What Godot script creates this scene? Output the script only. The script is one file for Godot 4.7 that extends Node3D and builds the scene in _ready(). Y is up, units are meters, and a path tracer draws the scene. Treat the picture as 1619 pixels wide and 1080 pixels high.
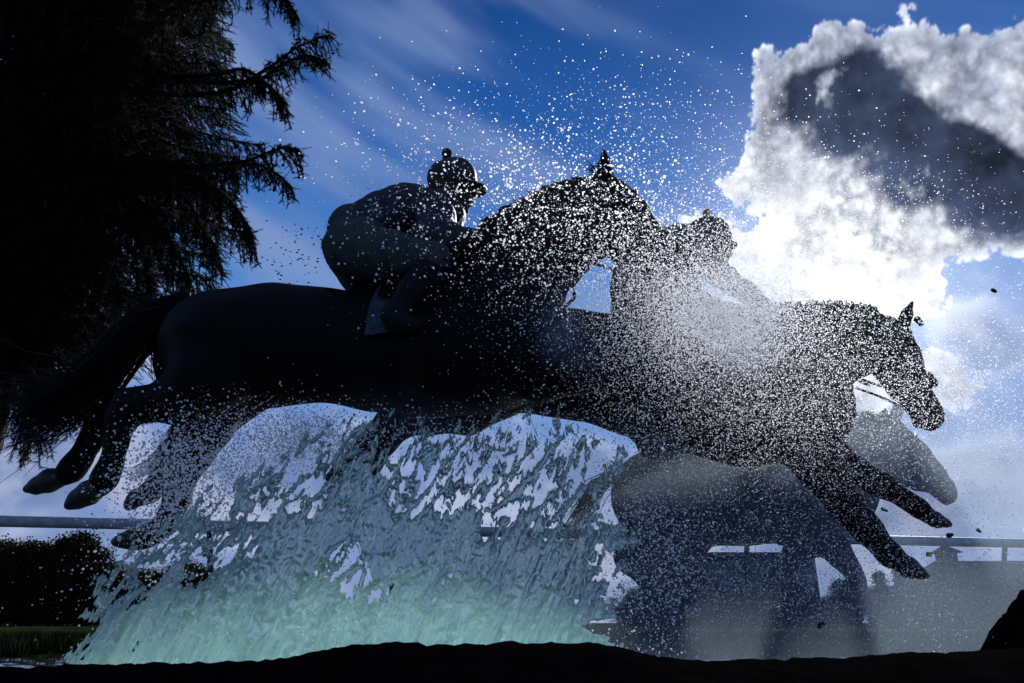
extends Node3D
# A steeplechase field leaping a water jump, seen against the light from just above the water.
# Units are metres, y is up, the water surface lies at y = 0 and the horses run towards +x.

var rng := RandomNumberGenerator.new()
var taken := {}
var mats := {}

# ------------------------------------------------------------------ naming helpers
func numbered(called: String) -> String:
	var n: int = taken.get(called, 0)
	taken[called] = n + 1
	return called if n == 0 else "%s_%03d" % [called, n]

func tag(o: Node3D, label: String, category := "", group := "", kind := "") -> Node3D:
	if label: o.set_meta("label", label)
	if category: o.set_meta("category", category)
	if group: o.set_meta("group", group)
	if kind: o.set_meta("kind", kind)
	return o

func thing(called: String, label: String, category: String, at := Vector3.ZERO, group := "") -> Node3D:
	var o := Node3D.new()
	o.name = numbered(called)
	add_child(o)
	o.position = at
	return tag(o, label, category, group)

func place(o: Node3D, called: String, parent: Node3D) -> void:
	if parent == self:
		o.name = numbered(called)
		add_child(o)
	else:
		o.name = called
		parent.add_child(o, true)

func where(o: Node3D) -> Vector3:                       # the builder gives points in world metres; parts keep them relative to their thing
	var p := Vector3.ZERO
	var n: Node = o
	while n is Node3D and n != self:
		p += n.position
		n = n.get_parent()
	return p

func put(called: String, mesh: Mesh, mat: Material, parent: Node3D = self) -> MeshInstance3D:
	var o := MeshInstance3D.new()
	o.mesh = mesh
	o.material_override = mat
	place(o, called, parent)
	if parent != self: o.position = -where(parent)
	return o

func struct(called: String, mesh: Mesh, mat: Material) -> MeshInstance3D:
	var o := put(called, mesh, mat)
	o.set_meta("kind", "structure")
	return o

func many(called: String, mesh: Mesh, mat: Material, list: Array, parent: Node3D = self) -> MultiMeshInstance3D:
	var mm := MultiMesh.new()
	mm.transform_format = MultiMesh.TRANSFORM_3D
	mm.mesh = mesh
	mm.instance_count = list.size()
	var buf := PackedFloat32Array()
	buf.resize(list.size() * 12)
	var k := 0
	for t: Transform3D in list:
		var b := t.basis
		buf[k] = b.x.x; buf[k + 1] = b.y.x; buf[k + 2] = b.z.x; buf[k + 3] = t.origin.x
		buf[k + 4] = b.x.y; buf[k + 5] = b.y.y; buf[k + 6] = b.z.y; buf[k + 7] = t.origin.y
		buf[k + 8] = b.x.z; buf[k + 9] = b.y.z; buf[k + 10] = b.z.z; buf[k + 11] = t.origin.z
		k += 12
	mm.buffer = buf
	var o := MultiMeshInstance3D.new()
	o.multimesh = mm
	o.material_override = mat
	place(o, called, parent)
	if parent != self: o.position = -where(parent)
	o.set_meta("kind", "stuff")
	return o

# ------------------------------------------------------------------ mesh helpers
class Soup:                                             # vertices, normals and indices of one mesh
	var v := PackedVector3Array()
	var n := PackedVector3Array()
	var i := PackedInt32Array()
	func tri(a: Vector3, b: Vector3, c: Vector3) -> void:
		var k := v.size()
		var m := (c - a).cross(b - a).normalized()
		v.append(a); v.append(b); v.append(c)
		n.append(m); n.append(m); n.append(m)
		i.append(k); i.append(k + 1); i.append(k + 2)
	func quad(a: Vector3, b: Vector3, c: Vector3, e: Vector3) -> void:
		tri(a, b, c); tri(a, c, e)
	func box(lo: Vector3, hi: Vector3) -> void:
		var p := []
		for k in 8: p.append(Vector3(hi.x if k & 1 else lo.x, hi.y if k & 2 else lo.y, hi.z if k & 4 else lo.z))
		quad(p[0], p[2], p[3], p[1]); quad(p[4], p[5], p[7], p[6])
		quad(p[0], p[4], p[6], p[2]); quad(p[1], p[3], p[7], p[5])
		quad(p[0], p[1], p[5], p[4]); quad(p[2], p[6], p[7], p[3])
	func tube(pts: Array, radii: Array, sides := 6, flat := 1.0) -> void:
		var base := v.size()
		var m := pts.size()
		var side := Vector3.ZERO
		for k in m:
			var dir: Vector3 = (pts[mini(k + 1, m - 1)] - pts[maxi(k - 1, 0)]).normalized()
			if side == Vector3.ZERO: side = dir.cross(Vector3(0.13, 0.21, 0.97)).normalized()
			side = (side - dir * side.dot(dir)).normalized()
			var up := side.cross(dir)
			for j in sides:
				var a := TAU * j / sides
				var q := side * cos(a) + up * sin(a) * flat
				v.append(pts[k] + q * radii[k])
				n.append(q.normalized())
		for k in m - 1:
			for j in sides:
				var a := base + k * sides + j
				var b := base + k * sides + (j + 1) % sides
				for e in [a, b, a + sides, b, b + sides, a + sides]: i.append(e)
	func mesh() -> ArrayMesh:
		var arrays := []
		arrays.resize(Mesh.ARRAY_MAX)
		arrays[Mesh.ARRAY_VERTEX] = v
		arrays[Mesh.ARRAY_NORMAL] = n
		arrays[Mesh.ARRAY_INDEX] = i
		var m := ArrayMesh.new()
		m.add_surface_from_arrays(Mesh.PRIMITIVE_TRIANGLES, arrays)
		return m

class Field:                                            # a distance field of tapered capsules, meshed as surface nets
	var o: Vector3
	var h: float
	var nx: int
	var ny: int
	var nz: int
	var d := PackedFloat32Array()
	func _init(lo: Vector3, hi: Vector3, cell: float) -> void:
		o = lo
		h = cell
		nx = int((hi.x - lo.x) / h) + 2
		ny = int((hi.y - lo.y) / h) + 2
		nz = int((hi.z - lo.z) / h) + 2
		d.resize(nx * ny * nz)
		d.fill(1.0)
	func cap(a: Vector3, ra: float, b: Vector3, rb: float, k: float, zs: float) -> void:
		var m := maxf(ra, rb) + k + 2.0 * h
		var x0 := clampi(int((minf(a.x, b.x) - m - o.x) / h), 0, nx - 1)
		var x1 := clampi(int((maxf(a.x, b.x) + m - o.x) / h) + 1, 0, nx - 1)
		var y0 := clampi(int((minf(a.y, b.y) - m - o.y) / h), 0, ny - 1)
		var y1 := clampi(int((maxf(a.y, b.y) + m - o.y) / h) + 1, 0, ny - 1)
		var z0 := clampi(int((minf(a.z, b.z) - m - o.z) / h), 0, nz - 1)
		var z1 := clampi(int((maxf(a.z, b.z) + m - o.z) / h) + 1, 0, nz - 1)
		var bx := b.x - a.x
		var by := b.y - a.y
		var bz := (b.z - a.z)
		var inv := 1.0 / maxf(bx * bx + by * by + bz * bz, 1e-9)
		for kz in range(z0, z1 + 1):
			var pz := o.z + kz * h - a.z
			for ky in range(y0, y1 + 1):
				var py := o.y + ky * h - a.y
				var at := nx * (ky + ny * kz)
				var part := py * by + pz * bz
				for kx in range(x0, x1 + 1):
					var px := o.x + kx * h - a.x
					var t := clampf((px * bx + part) * inv, 0.0, 1.0)
					var ex := px - t * bx
					var ey := py - t * by
					var ez := (pz - t * bz) / zs
					var s := sqrt(ex * ex + ey * ey + ez * ez) - ra - (rb - ra) * t
					var was := d[at + kx]
					var near := k - absf(s - was)
					if near > 0.0:
						d[at + kx] = minf(s, was) - near * near / (4.0 * k)
					elif s < was:
						d[at + kx] = s
	func chain(c: Array, k := 0.03, zs := 1.0) -> Field:    # x, y, z, r of each joint
		var m := c.size() / 4
		if m == 1: cap(Vector3(c[0], c[1], c[2]), c[3], Vector3(c[0] + 0.001, c[1], c[2]), c[3], k, zs)
		for j in m - 1:
			var e := j * 4
			cap(Vector3(c[e], c[e + 1], c[e + 2]), c[e + 3], Vector3(c[e + 4], c[e + 5], c[e + 6]), c[e + 7], k, zs)
		return self
	func rough(noise: FastNoiseLite, amount: float) -> void:
		for kz in nz:
			for ky in ny:
				for kx in nx:
					var at := kx + nx * (ky + ny * kz)
					if absf(d[at]) < 0.1: d[at] += amount * noise.get_noise_3d(o.x + kx * h, o.y + ky * h, o.z + kz * h)
	func into(s: Soup) -> void:
		var id := PackedInt32Array()
		id.resize(d.size())
		id.fill(-1)
		var dy := nx
		var dz := nx * ny
		var off := [0, 1, dy, dy + 1, dz, dz + 1, dz + dy, dz + dy + 1]
		var cells := PackedInt32Array()
		for kz in nz - 1:
			for ky in ny - 1:
				var row := nx * (ky + ny * kz)
				for kx in nx - 1:
					var c := row + kx
					if absf(d[c]) > 3.0 * h: continue
					var q0 := d[c]; var q1 := d[c + 1]; var q2 := d[c + dy]; var q3 := d[c + dy + 1]
					var q4 := d[c + dz]; var q5 := d[c + dz + 1]; var q6 := d[c + dz + dy]; var q7 := d[c + dz + dy + 1]
					var low := minf(minf(minf(q0, q1), minf(q2, q3)), minf(minf(q4, q5), minf(q6, q7)))
					var top := maxf(maxf(maxf(q0, q1), maxf(q2, q3)), maxf(maxf(q4, q5), maxf(q6, q7)))
					if low >= 0.0 or top < 0.0: continue
					var q := [q0, q1, q2, q3, q4, q5, q6, q7]
					var sum := Vector3.ZERO
					var n := 0
					for a in 8:
						for bit in [1, 2, 4]:
							if a & bit == 0 and (q[a] < 0.0) != (q[a | bit] < 0.0):
								var t: float = q[a] / (q[a] - q[a | bit])
								sum += Vector3(t if bit == 1 else float(a & 1), t if bit == 2 else float((a >> 1) & 1), t if bit == 4 else float((a >> 2) & 1))
								n += 1
					id[c] = s.v.size()
					cells.append(c)
					s.v.append(o + (Vector3(kx, ky, kz) + sum / n) * h)
					s.n.append(Vector3(q1 + q3 + q5 + q7 - q0 - q2 - q4 - q6, q2 + q3 + q6 + q7 - q0 - q1 - q4 - q5, q4 + q5 + q6 + q7 - q0 - q1 - q2 - q3).normalized())
		for c in cells:
			var inside := d[c] < 0.0
			for e: Array in [[1, dy, dz], [dy, dz, 1], [dz, 1, dy]]:
				if inside == (d[c + e[0]] < 0.0): continue
				if c - e[1] - e[2] < 0: continue
				var a := id[c]; var b := id[c - e[1]]; var g := id[c - e[1] - e[2]]; var f := id[c - e[2]]
				if a < 0 or b < 0 or g < 0 or f < 0: continue
				for w in ([a, f, g, a, g, b] if inside else [a, b, g, a, g, f]): s.i.append(w)

func bounds(chains: Array, pad: float) -> Array:
	var lo := Vector3(1e9, 1e9, 1e9)
	var hi := -lo
	for ch: Array in chains:
		var c: Array = ch[0]
		for j in c.size() / 4:
			var p := Vector3(c[j * 4], c[j * 4 + 1], c[j * 4 + 2])
			var r: float = c[j * 4 + 3] + pad
			lo = lo.min(p - Vector3(r, r, r))
			hi = hi.max(p + Vector3(r, r, r))
	return [lo, hi]

func flesh(soup: Soup, chains: Array, cell: float, grow := 0.0, noise: FastNoiseLite = null, amount := 0.0) -> Soup:
	var b := bounds(chains, grow + 3.0 * cell)           # chains: [joints, blend, depth squash]
	var f := Field.new(b[0], b[1], cell)
	for ch: Array in chains:
		var c: Array = ch[0]
		if grow != 0.0:
			c = c.duplicate()
			for j in c.size() / 4: c[j * 4 + 3] += grow
		f.chain(c, ch[1] if ch.size() > 1 else 0.03, ch[2] if ch.size() > 2 else 1.0)
	if noise: f.rough(noise, amount)
	f.into(soup)
	return soup

func noise(seed_: int, freq: float, octaves := 4, kind := FastNoiseLite.TYPE_SIMPLEX_SMOOTH) -> FastNoiseLite:
	var n := FastNoiseLite.new()
	n.seed = seed_
	n.noise_type = kind
	n.frequency = freq
	n.fractal_type = FastNoiseLite.FRACTAL_FBM if octaves > 1 else FastNoiseLite.FRACTAL_NONE
	n.fractal_octaves = octaves
	if octaves == 6: n.fractal_gain = 0.6
	return n

func spline(pts: Array, steps: int) -> Array:
	var out := []
	var m := pts.size()
	for k in m - 1:
		for j in steps:
			out.append(pts[k].cubic_interpolate(pts[k + 1], pts[maxi(k - 1, 0)], pts[mini(k + 2, m - 1)], float(j) / steps))
	out.append(pts[m - 1])
	return out

# ------------------------------------------------------------------ materials
func grain_tex(seed_: int, freq: float, lo: Color, hi: Color, octaves := 4) -> NoiseTexture2D:
	var t := NoiseTexture2D.new()
	t.width = 256
	t.height = 256
	t.seamless = true
	t.noise = noise(seed_, freq, octaves)
	var g := Gradient.new()
	g.set_color(0, lo)
	g.set_color(1, hi)
	t.color_ramp = g
	return t

func lin(r: float, g: float, b: float) -> Color:
	return Color(r, g, b).linear_to_srgb()

func solid(key: String, c: Color, rough: float, vary := 0.5, scale := 3.0, spec := 0.4) -> StandardMaterial3D:
	if mats.has(key): return mats[key]
	var m := StandardMaterial3D.new()
	m.roughness = rough
	m.albedo_texture = grain_tex(mats.size() + 3, 0.02, c.lerp(Color.BLACK, vary * 0.5), Color(c.r * (1.0 + vary * 0.4), c.g * (1.0 + vary * 0.4), c.b * (1.0 + vary * 0.4)))
	m.uv1_triplanar = true
	m.metallic_specular = spec
	m.uv1_scale = Vector3.ONE * scale
	mats[key] = m
	return m

# ------------------------------------------------------------------ sky
const SUN_AZ := 25.5
const SUN_EL := 23.5
var puffs := [23.99,37.98,3.96,3.44,1.00,26.18,38.34,3.38,2.39,1.00,28.65,38.99,2.81,2.52,1.00,30.71,37.15,3.52,3.09,1.00,33.60,35.44,3.27,3.24,1.00,32.69,32.74,6.63,4.31,1.20,36.69,35.25,2.68,1.86,0.80,39.27,33.90,3.83,2.71,1.00,40.42,31.01,4.24,4.68,1.00,36.99,30.13,6.20,4.93,1.20,24.43,33.49,4.93,4.62,1.00,28.24,30.41,7.87,5.40,1.20,28.58,35.38,3.60,2.82,0.80,32.22,25.90,6.35,3.71,1.20,37.46,25.76,5.62,3.49,1.20,24.99,25.65,6.86,4.85,1.00,20.43,31.06,2.97,2.67,0.70,23.00,35.57,3.70,3.76,1.00,34.10,39.01,1.50,1.29,0.25,17.78,26.77,5.83,3.70,0.45,29.55,23.40,5.49,3.00,0.80,21.72,22.93,7.50,2.75,0.80,25.41,14.60,4.04,3.99,0.90,29.30,17.64,3.48,4.73,0.80,31.98,15.03,2.54,2.92,0.70,32.42,21.02,2.99,2.09,0.60]
var cores := [24.54,36.78,3.18,2.47,27.49,36.09,3.69,3.22,30.34,36.62,3.10,2.93,31.28,33.58,3.58,2.79,32.98,31.15,3.77,2.79,35.25,28.98,3.88,2.76,37.35,26.85,3.79,2.72,39.43,25.36,3.55,3.04,28.49,33.88,3.56,2.25,33.68,28.57,3.45,2.02,40.37,28.15,2.30,2.23]
var low_puffs := [34.55,17.35,3.76,4.27,0.80,35.18,16.01,2.38,0.89,1.00,31.85,8.74,6.28,3.24,1.00,28.68,9.87,4.74,2.95,1.00,24.57,12.00,4.41,3.98,1.00,26.70,7.49,5.89,2.95,0.80,-30.96,4.39,7.54,2.36,0.70,-33.32,7.40,5.43,1.97,0.70,-33.36,11.04,7.59,2.42,0.45,-28.31,20.49,4.33,2.18,0.40,-20.57,25.44,7.58,3.20,0.30,-15.72,8.51,10.38,4.14,0.80,4.41,8.34,13.99,5.74,0.70]
var sky_warp: FastNoiseLite
var sky_fine: FastNoiseLite
var sky_streak: FastNoiseLite
var sky_wide: FastNoiseLite

func band(list: Array, x: float) -> Color:
	for k in list.size() - 1:
		if x < list[k + 1][0]:
			return list[k][1].lerp(list[k + 1][1], clampf((x - list[k][0]) / (list[k + 1][0] - list[k][0]), 0.0, 1.0))
	return list[-1][1]

func clump(list: Array, each: int, az: float, el: float) -> float:
	var s := 0.0
	for k in range(0, list.size(), each):
		var x: float = (az - list[k]) / list[k + 2]
		var y: float = (el - list[k + 1]) / list[k + 3]
		var q := 1.0 - x * x - y * y
		if q > 0.0: s += q * q * (list[k + 4] if each == 5 else 1.0)
	return s

var blue := [[-90.0, Color(.2, .26, .42)], [0.0, Color(.24, .32, .56)], [10.0, Color(.15, .25, .56)], [18.0, Color(.15, .31, .66)], [24.0, Color(.085, .245, .60)], [31.0, Color(.028, .155, .50)], [38.0, Color(.012, .10, .38)], [47.0, Color(.006, .06, .25)], [90.0, Color(.003, .03, .13)]]

func sky_at(az: float, el: float) -> Color:
	var c := band(blue, el + 1.5 * sky_wide.get_noise_2d(az, el))
	var d := deg_to_rad(1.0)
	var sun := acos(clampf(sin(el * d) * sin(SUN_EL * d) + cos(el * d) * cos(SUN_EL * d) * cos((az - SUN_AZ) * d), -1.0, 1.0)) / d
	var lit := exp(-sun / 8.0)
	if el > 14.0:                                          # thin streaked cirrus
		var along := az * 0.93 - el * 0.36 + 3.0 * sky_wide.get_noise_2d(az * 1.5, el * 1.5)
		var across := az * 0.36 + el * 0.93
		var st := sky_streak.get_noise_2d(along * 0.28, across * 1.7) + 0.7 * sky_wide.get_noise_2d(az * 0.8 + 40.0, el * 1.2)
		var cir := smoothstep(-0.5, 0.6, st) * smoothstep(14.0, 28.0, el) * (1.0 - smoothstep(3.0, 16.0, az) * (1.0 - smoothstep(60.0, 80.0, absf(az))) * 0.75)
		c = c.lerp(Color(.215, .315, .58), cir * 0.85)
	var f1 := sky_warp.get_noise_2d(az, el)
	var f2 := sky_warp.get_noise_2d(az + 300.0, el - 70.0)
	var fine := sky_fine.get_noise_2d(az, el)
	var wa := az + f1 * 2.6
	var we := el + f2 * 2.4
	var lump := absf(sky_fine.get_noise_2d(az * 0.8 + 80.0, el * 0.8)) * 2.6
	var lump2 := absf(sky_fine.get_noise_2d(az * 2.3 - 40.0, el * 2.3)) * 2.6
	var billow := lump * 0.65 + lump2 * 0.45 - 0.55       # rounded bumps with sharp creases between them
	if el < 26.0:                                          # broken low cloud in the whole round of the horizon
		var lows := clump(low_puffs, 5, wa, we) if absf(az) < 55.0 else 0.0
		lows += (sky_wide.get_noise_2d(az * 0.7, el * 2.4 + 90.0) * 1.1 + 0.28) * smoothstep(26.0, 10.0, el)
		lows *= smoothstep(26.0, 20.0, el)
		lows += 0.34 * fine * minf(1.0, maxf(lows + 0.2, 0.0) * 3.0)
		var lm := smoothstep(0.0, 0.6, lows)
		var rim := lm * (1.0 - smoothstep(0.3, 0.9, lows))
		var grey := Color(.16, .24, .45).lerp(Color(.10, .20, .45), lit).lerp(Color(.46, .51, .68), smoothstep(-0.35, 0.4, f2 + 0.6 * fine))
		c = c.lerp(grey, lm * 0.8)
		c += Color(.30, .33, .40) * rim * (0.25 + 1.6 * lit)
	# the backlit cumulus: thin edges blaze, the deep core stays slate
	var m := 0.0
	if el > 50.0: m = smoothstep(50.0, 75.0, el) * maxf(0.0, sky_wide.get_noise_2d(az * 0.6, el) * 1.4 - 0.2)
	if az > 8.0 and az < 54.0: m += clump(puffs, 5, wa, we)
	if m > 0.0:
		m += (0.35 * fine + 0.75 * billow + 0.02) * minf(1.0, m * 2.2)
		var mask := smoothstep(0.15, 0.27, m)
		var core := clump(cores, 4, wa + f1 * 1.5, we - f2) if az > 8.0 else m * 0.4
		var deep := smoothstep(0.0, 0.9, core * 1.3 + 0.2 * fine + 0.3 * f2 - 0.28 * billow) * smoothstep(0.35, 0.8, m)
		var white := Color(.36, .42, .60).lerp(Color(.86, .90, 1.0), clampf(0.12 + lit * 1.1 + fine * 0.6 + 0.5 * billow, 0.0, 1.0))
		var relief := fine - sky_fine.get_noise_2d(az + 0.4, el - 0.35)
		white = white * (0.84 + 0.35 * fine + 0.42 * billow - 0.7 * relief)
		white = white * (0.9 + 0.45 * (1.0 - smoothstep(0.2, 0.6, m)))
		c = c.lerp(white.lerp(Color(.052, .075, .145) * (1.0 + 1.3 * f1 + 0.5 * fine + 0.25 * billow), deep), mask)
		lit *= 1.0 - 0.9 * deep * mask
		sun += 30.0 * deep * mask
	# veiled sun
	c += Color(1.0, .99, .97) * (0.5 * exp(-sun * sun / 80.0) + 0.16 * lit)
	c *= 0.5                                               # the exposure below doubles it
	c.a = 1.0
	return c

func make_sky() -> ImageTexture:
	sky_warp = noise(5, 0.055, 5)
	sky_fine = noise(9, 0.19, 6)
	sky_streak = noise(21, 0.06, 4)
	sky_wide = noise(33, 0.03, 3)
	var w := 4096
	var im := Image.create(512, 256, false, Image.FORMAT_RGBAF)  # column 0 looks towards -z, a quarter of the way is +x
	for y in 256:
		var el := 90.0 - (y + 0.5) * 180.0 / 256.0
		for x in 512: im.set_pixel(x, y, sky_at(wrapf((x + 0.5) * 360.0 / 512.0, -180.0, 180.0), el))
	im.resize(w, w / 2, Image.INTERPOLATE_BILINEAR)
	var half := int(52.0 / 360.0 * w)                      # the part with small clouds in view is computed finely
	for y in range(int(39.0 / 360.0 * w), int(91.0 / 360.0 * w)):
		var el := 90.0 - (y + 0.5) * 360.0 / w
		for x in range(-half, half): im.set_pixel(posmod(x, w), y, sky_at((x + 0.5) * 360.0 / w, el))
	return ImageTexture.create_from_image(im)

# ------------------------------------------------------------------ horses
func band_round(soup: Soup, at: Vector3, axis: Vector3, r: float, zs: float, thick: float, from := 0.0, to := TAU) -> void:
	var up := Vector3(-axis.y, axis.x, 0).normalized()    # a strap round a limb, head or trunk, thinner in z
	var pts := []
	var rad := []
	for k in 25:
		var a := lerpf(from, to, k / 24.0)
		pts.append(at + up * cos(a) * r + Vector3(0, 0, sin(a) * r * zs))
		rad.append(thick)
	soup.tube(pts, rad, 5)

func along(c: Array, t: float) -> Array:                 # [position, radius, direction] at t (in joints) on a chain
	var j := clampi(int(t), 0, c.size() / 4 - 2)
	var u := t - j
	var a := Vector3(c[j * 4], c[j * 4 + 1], c[j * 4 + 2])
	var b := Vector3(c[j * 4 + 4], c[j * 4 + 5], c[j * 4 + 6])
	return [a.lerp(b, u), lerpf(c[j * 4 + 3], c[j * 4 + 7], u), (b - a).normalized()]

func hair(soup: Soup, roots: Array, n: int, path: Array, spread0: float, spread1: float, thick: float, bend: float) -> void:
	for k in n:                                            # strands that start near roots and follow the path, fanning out
		var r0 := Vector3(rng.randfn() * 0.4, rng.randfn() * 0.4, rng.randfn() * 0.4)
		var r1 := Vector3(rng.randfn() * 0.45, rng.randfn() * 0.5, rng.randfn() * 0.4)
		var stop := rng.randf_range(0.55, 1.0)
		var root: Vector3 = roots[k % roots.size()]
		var pts := []
		var rad := []
		for j in 9:
			var u := j / 8.0 * stop
			var p: Vector3 = path[0].lerp(path[0], 0)
			var s := u * (path.size() - 1)
			var q := mini(int(s), path.size() - 2)
			p = path[q].cubic_interpolate(path[q + 1], path[maxi(q - 1, 0)], path[mini(q + 2, path.size() - 1)], s - q)
			p += r0.lerp(r1, u) * lerpf(spread0, spread1, u)
			p.y += bend * sin(u * 5.0 + k) * u
			pts.append(root.lerp(p, smoothstep(0.0, 0.25, u)) if j < 3 else p)
			rad.append(thick * (1.0 - 0.85 * j / 8.0))
		soup.tube(pts, rad, 3)

func make_horse(label: String, coat: Material, s: Dictionary) -> Node3D:
	var trunk: Array = s.trunk
	var b := bounds([[trunk]], 0.0)
	var low := 1e9
	for l: Array in s.legs: low = minf(low, l[l.size() - 3] - 0.04)
	var root := thing("horse", label, "horse", Vector3((b[0].x + b[1].x) / 2, low, (b[0].z + b[1].z) / 2), "racehorses leaping the water jump")
	var chains := [[trunk, 0.08, s.get("wide", 0.8)], [s.neck, 0.09, 0.56]]
	for l: Array in s.legs: chains.append([l, 0.04, 0.85])
	for x: Array in s.get("muscle", []): chains.append([x, 0.07, 0.75])
	var soup := Soup.new()
	flesh(soup, chains, s.get("cell", 0.016))
	var hz: float = s.head[2]
	var head := [[s.head, 0.02, 0.62], [s.jaw, 0.03, 0.6]]
	var eye_at: Vector3 = s.eye
	for side in [-1.0, 1.0]:
		head.append([[eye_at.x, eye_at.y, hz + side * 0.075, 0.022], 0.02])
		for e: Array in s.ears:
			var ear: Array = e.duplicate()
			for j in ear.size() / 4: ear[j * 4 + 2] = hz + side * (0.045 + 0.012 * j)
			if (e == s.ears[0]) == (side > 0.0): head.append([ear, 0.012, 0.7])
	for x: Array in s.get("face", []): head.append([x, 0.012, 0.7])
	flesh(soup, head, 0.008)
	put("body", soup.mesh(), coat, root)
	# eyes
	var horn := solid("horn", lin(.02, .017, .014), 0.5)
	for side in [-1.0, 1.0]:
		var ey := Soup.new()
		flesh(ey, [[[eye_at.x, eye_at.y, hz + side * 0.086, 0.019]]], 0.006)
		put("eye", ey.mesh(), solid("eye", lin(.01, .007, .005), 0.08), root)
	for hf: Array in s.hooves:
		var so := Soup.new()
		flesh(so, [[hf, 0.01, 0.85]], 0.009)
		put("hoof", so.mesh(), horn, root)
	# tail and mane
	var ts := Soup.new()
	hair(ts, s.dock, s.get("tail_n", 300), s.tail, s.get("tail_w", Vector2(.05, .17)).x, s.get("tail_w", Vector2(.05, .17)).y, 0.0055, 0.012)
	if s.has("tail_low"): hair(ts, s.dock, 60, s.tail_low, 0.03, 0.05, 0.0035, 0.01)
	var hairy := solid("hair", lin(.007, .006, .006), 0.5, 0.4, 3.0, 0.2)
	put("tail", ts.mesh(), hairy, root)
	var ms := Soup.new()
	var nk: Array = s.neck
	for k in 150:
		var t := rng.randf_range(0.6, nk.size() / 4 - 1.02)
		var q := along(nk, t)
		var dir: Vector3 = q[2]
		var up := Vector3(-dir.y, dir.x, 0)
		var p: Vector3 = q[0] + up * q[1] * 0.96
		var side := rng.randf_range(0.03, 0.1)
		var l: float = s.get("mane_up", 0.012)
		ms.tube([p, p + up * l * 2.0 + Vector3(-0.02, 0, side * 0.4), p + up * l * rng.randf_range(-1.0, 3.0) + Vector3(-0.05, -0.03, side)], [0.006, 0.006, 0.0015], 3)
	if s.has("forelock"):
		for k in 14:
			var p: Vector3 = s.forelock[0] + Vector3(rng.randfn(), rng.randfn(), rng.randfn()) * 0.01
			var e: Vector3 = s.forelock[1] + Vector3(rng.randfn(), rng.randfn(), rng.randfn()) * 0.018
			ms.tube([p, p.lerp(e, 0.5) + Vector3(0, 0.01, 0), e], [0.005, 0.004, 0.001], 3)
	put("mane", ms.mesh(), hairy, root)
	# tack
	var leather := solid("leather", lin(.008, .006, .005), 0.5, 0.5, 3.0, 0.2)
	if s.has("seat"):
		var q := along(trunk, s.seat)
		var zs: float = s.get("wide", 0.8)
		for kind in ["saddle_cloth", "saddle", "girth"]:
			var cs := Soup.new()
			if kind == "girth":
				var g := along(trunk, s.seat + 0.35)
				var ring := []
				for k in 33:
					var a := TAU * k / 32.0
					ring.append(g[0] + Vector3(0, cos(a) * (g[1] + 0.026), sin(a) * (g[1] * zs + 0.026)))
				for k in 32:
					var e := Vector3(0.05, 0, 0)
					cs.quad(ring[k] - e, ring[k] + e, ring[k + 1] + e, ring[k + 1] - e)
					var m: Vector3 = (ring[k] - g[0]).normalized() * 0.006
					cs.quad(ring[k] - e + m, ring[k + 1] - e + m, ring[k + 1] + e + m, ring[k] + e + m)
				put("girth", cs.mesh(), leather, root)
				continue
			var span: float = 0.34 if kind == "saddle_cloth" else 0.22
			var reach: float = 1.62 if kind == "saddle_cloth" else 1.05
			var lift: float = 0.036 if kind == "saddle_cloth" else 0.055
			var grid := []
			for iu in 15:
				var row := []
				for ia in 29:
					var u := (iu / 14.0 - 0.5) * 2.0
					var a := (ia / 28.0 - 0.5) * 2.0 * reach
					var g := along(trunk, s.seat + u * span * 0.95)
					var rr: float = g[1] + lift + (0.05 * u * u * u * u * exp(-a * a * 2.0) if kind == "saddle" else 0.004 * sin(a * 9.0 + u * 3.0))
					var slant := -0.12 * absf(a) * (0.3 if kind == "saddle" else 0.35)
					row.append(g[0] + Vector3(slant * 0.4, cos(a) * rr, sin(a) * (rr * zs + lift * 0.3)))
				grid.append(row)
			for iu in 14:
				for ia in 28:
					cs.quad(grid[iu][ia], grid[iu][ia + 1], grid[iu + 1][ia + 1], grid[iu + 1][ia])
					var m := Vector3(0, -0.006, 0)
					cs.quad(grid[iu][ia] + m, grid[iu + 1][ia] + m, grid[iu + 1][ia + 1] + m, grid[iu][ia + 1] + m)
			put(kind, cs.mesh(), leather if kind == "saddle" else solid("cloth", lin(.05, .06, .085), 0.9, 0.5, 3.0, 0.1), root)
	var bs := Soup.new()
	for t in [0.55, 2.3]:
		var q := along(s.head, t)
		band_round(bs, q[0], q[2], q[1] + 0.006, 0.62, 0.009)
	for side in [-1.0, 1.0]:
		var a := along(s.head, 0.55)
		var e := along(s.head, 2.3)
		bs.tube([a[0] + Vector3(0, 0, side * a[1] * 0.64), a[0].lerp(e[0], 0.5) + Vector3(0, 0, side * (a[1] + e[1]) * 0.33), e[0] + Vector3(0, 0, side * e[1] * 0.66)], [0.008, 0.008, 0.008], 5)
	put("bridle", bs.mesh(), leather, root)
	if s.has("rein"):
		for side in [-1.0, 1.0]:
			var rs := Soup.new()
			var pts := []
			var rad := []
			for p: Vector3 in spline(s.rein, 6):
				pts.append(p + Vector3(0, 0, side * 0.06))
				rad.append(0.007)
			rs.tube(pts, rad, 5)
			put("rein", rs.mesh(), leather, root)
	if s.has("martingale"):
		var ss := Soup.new()
		for line: Array in s.martingale:
			var pts := spline(line, 6)
			var rad := []
			for p in pts: rad.append(0.008)
			ss.tube(pts, rad, 5)
		put("neck_strap", ss.mesh(), leather, root)
	return root

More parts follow.
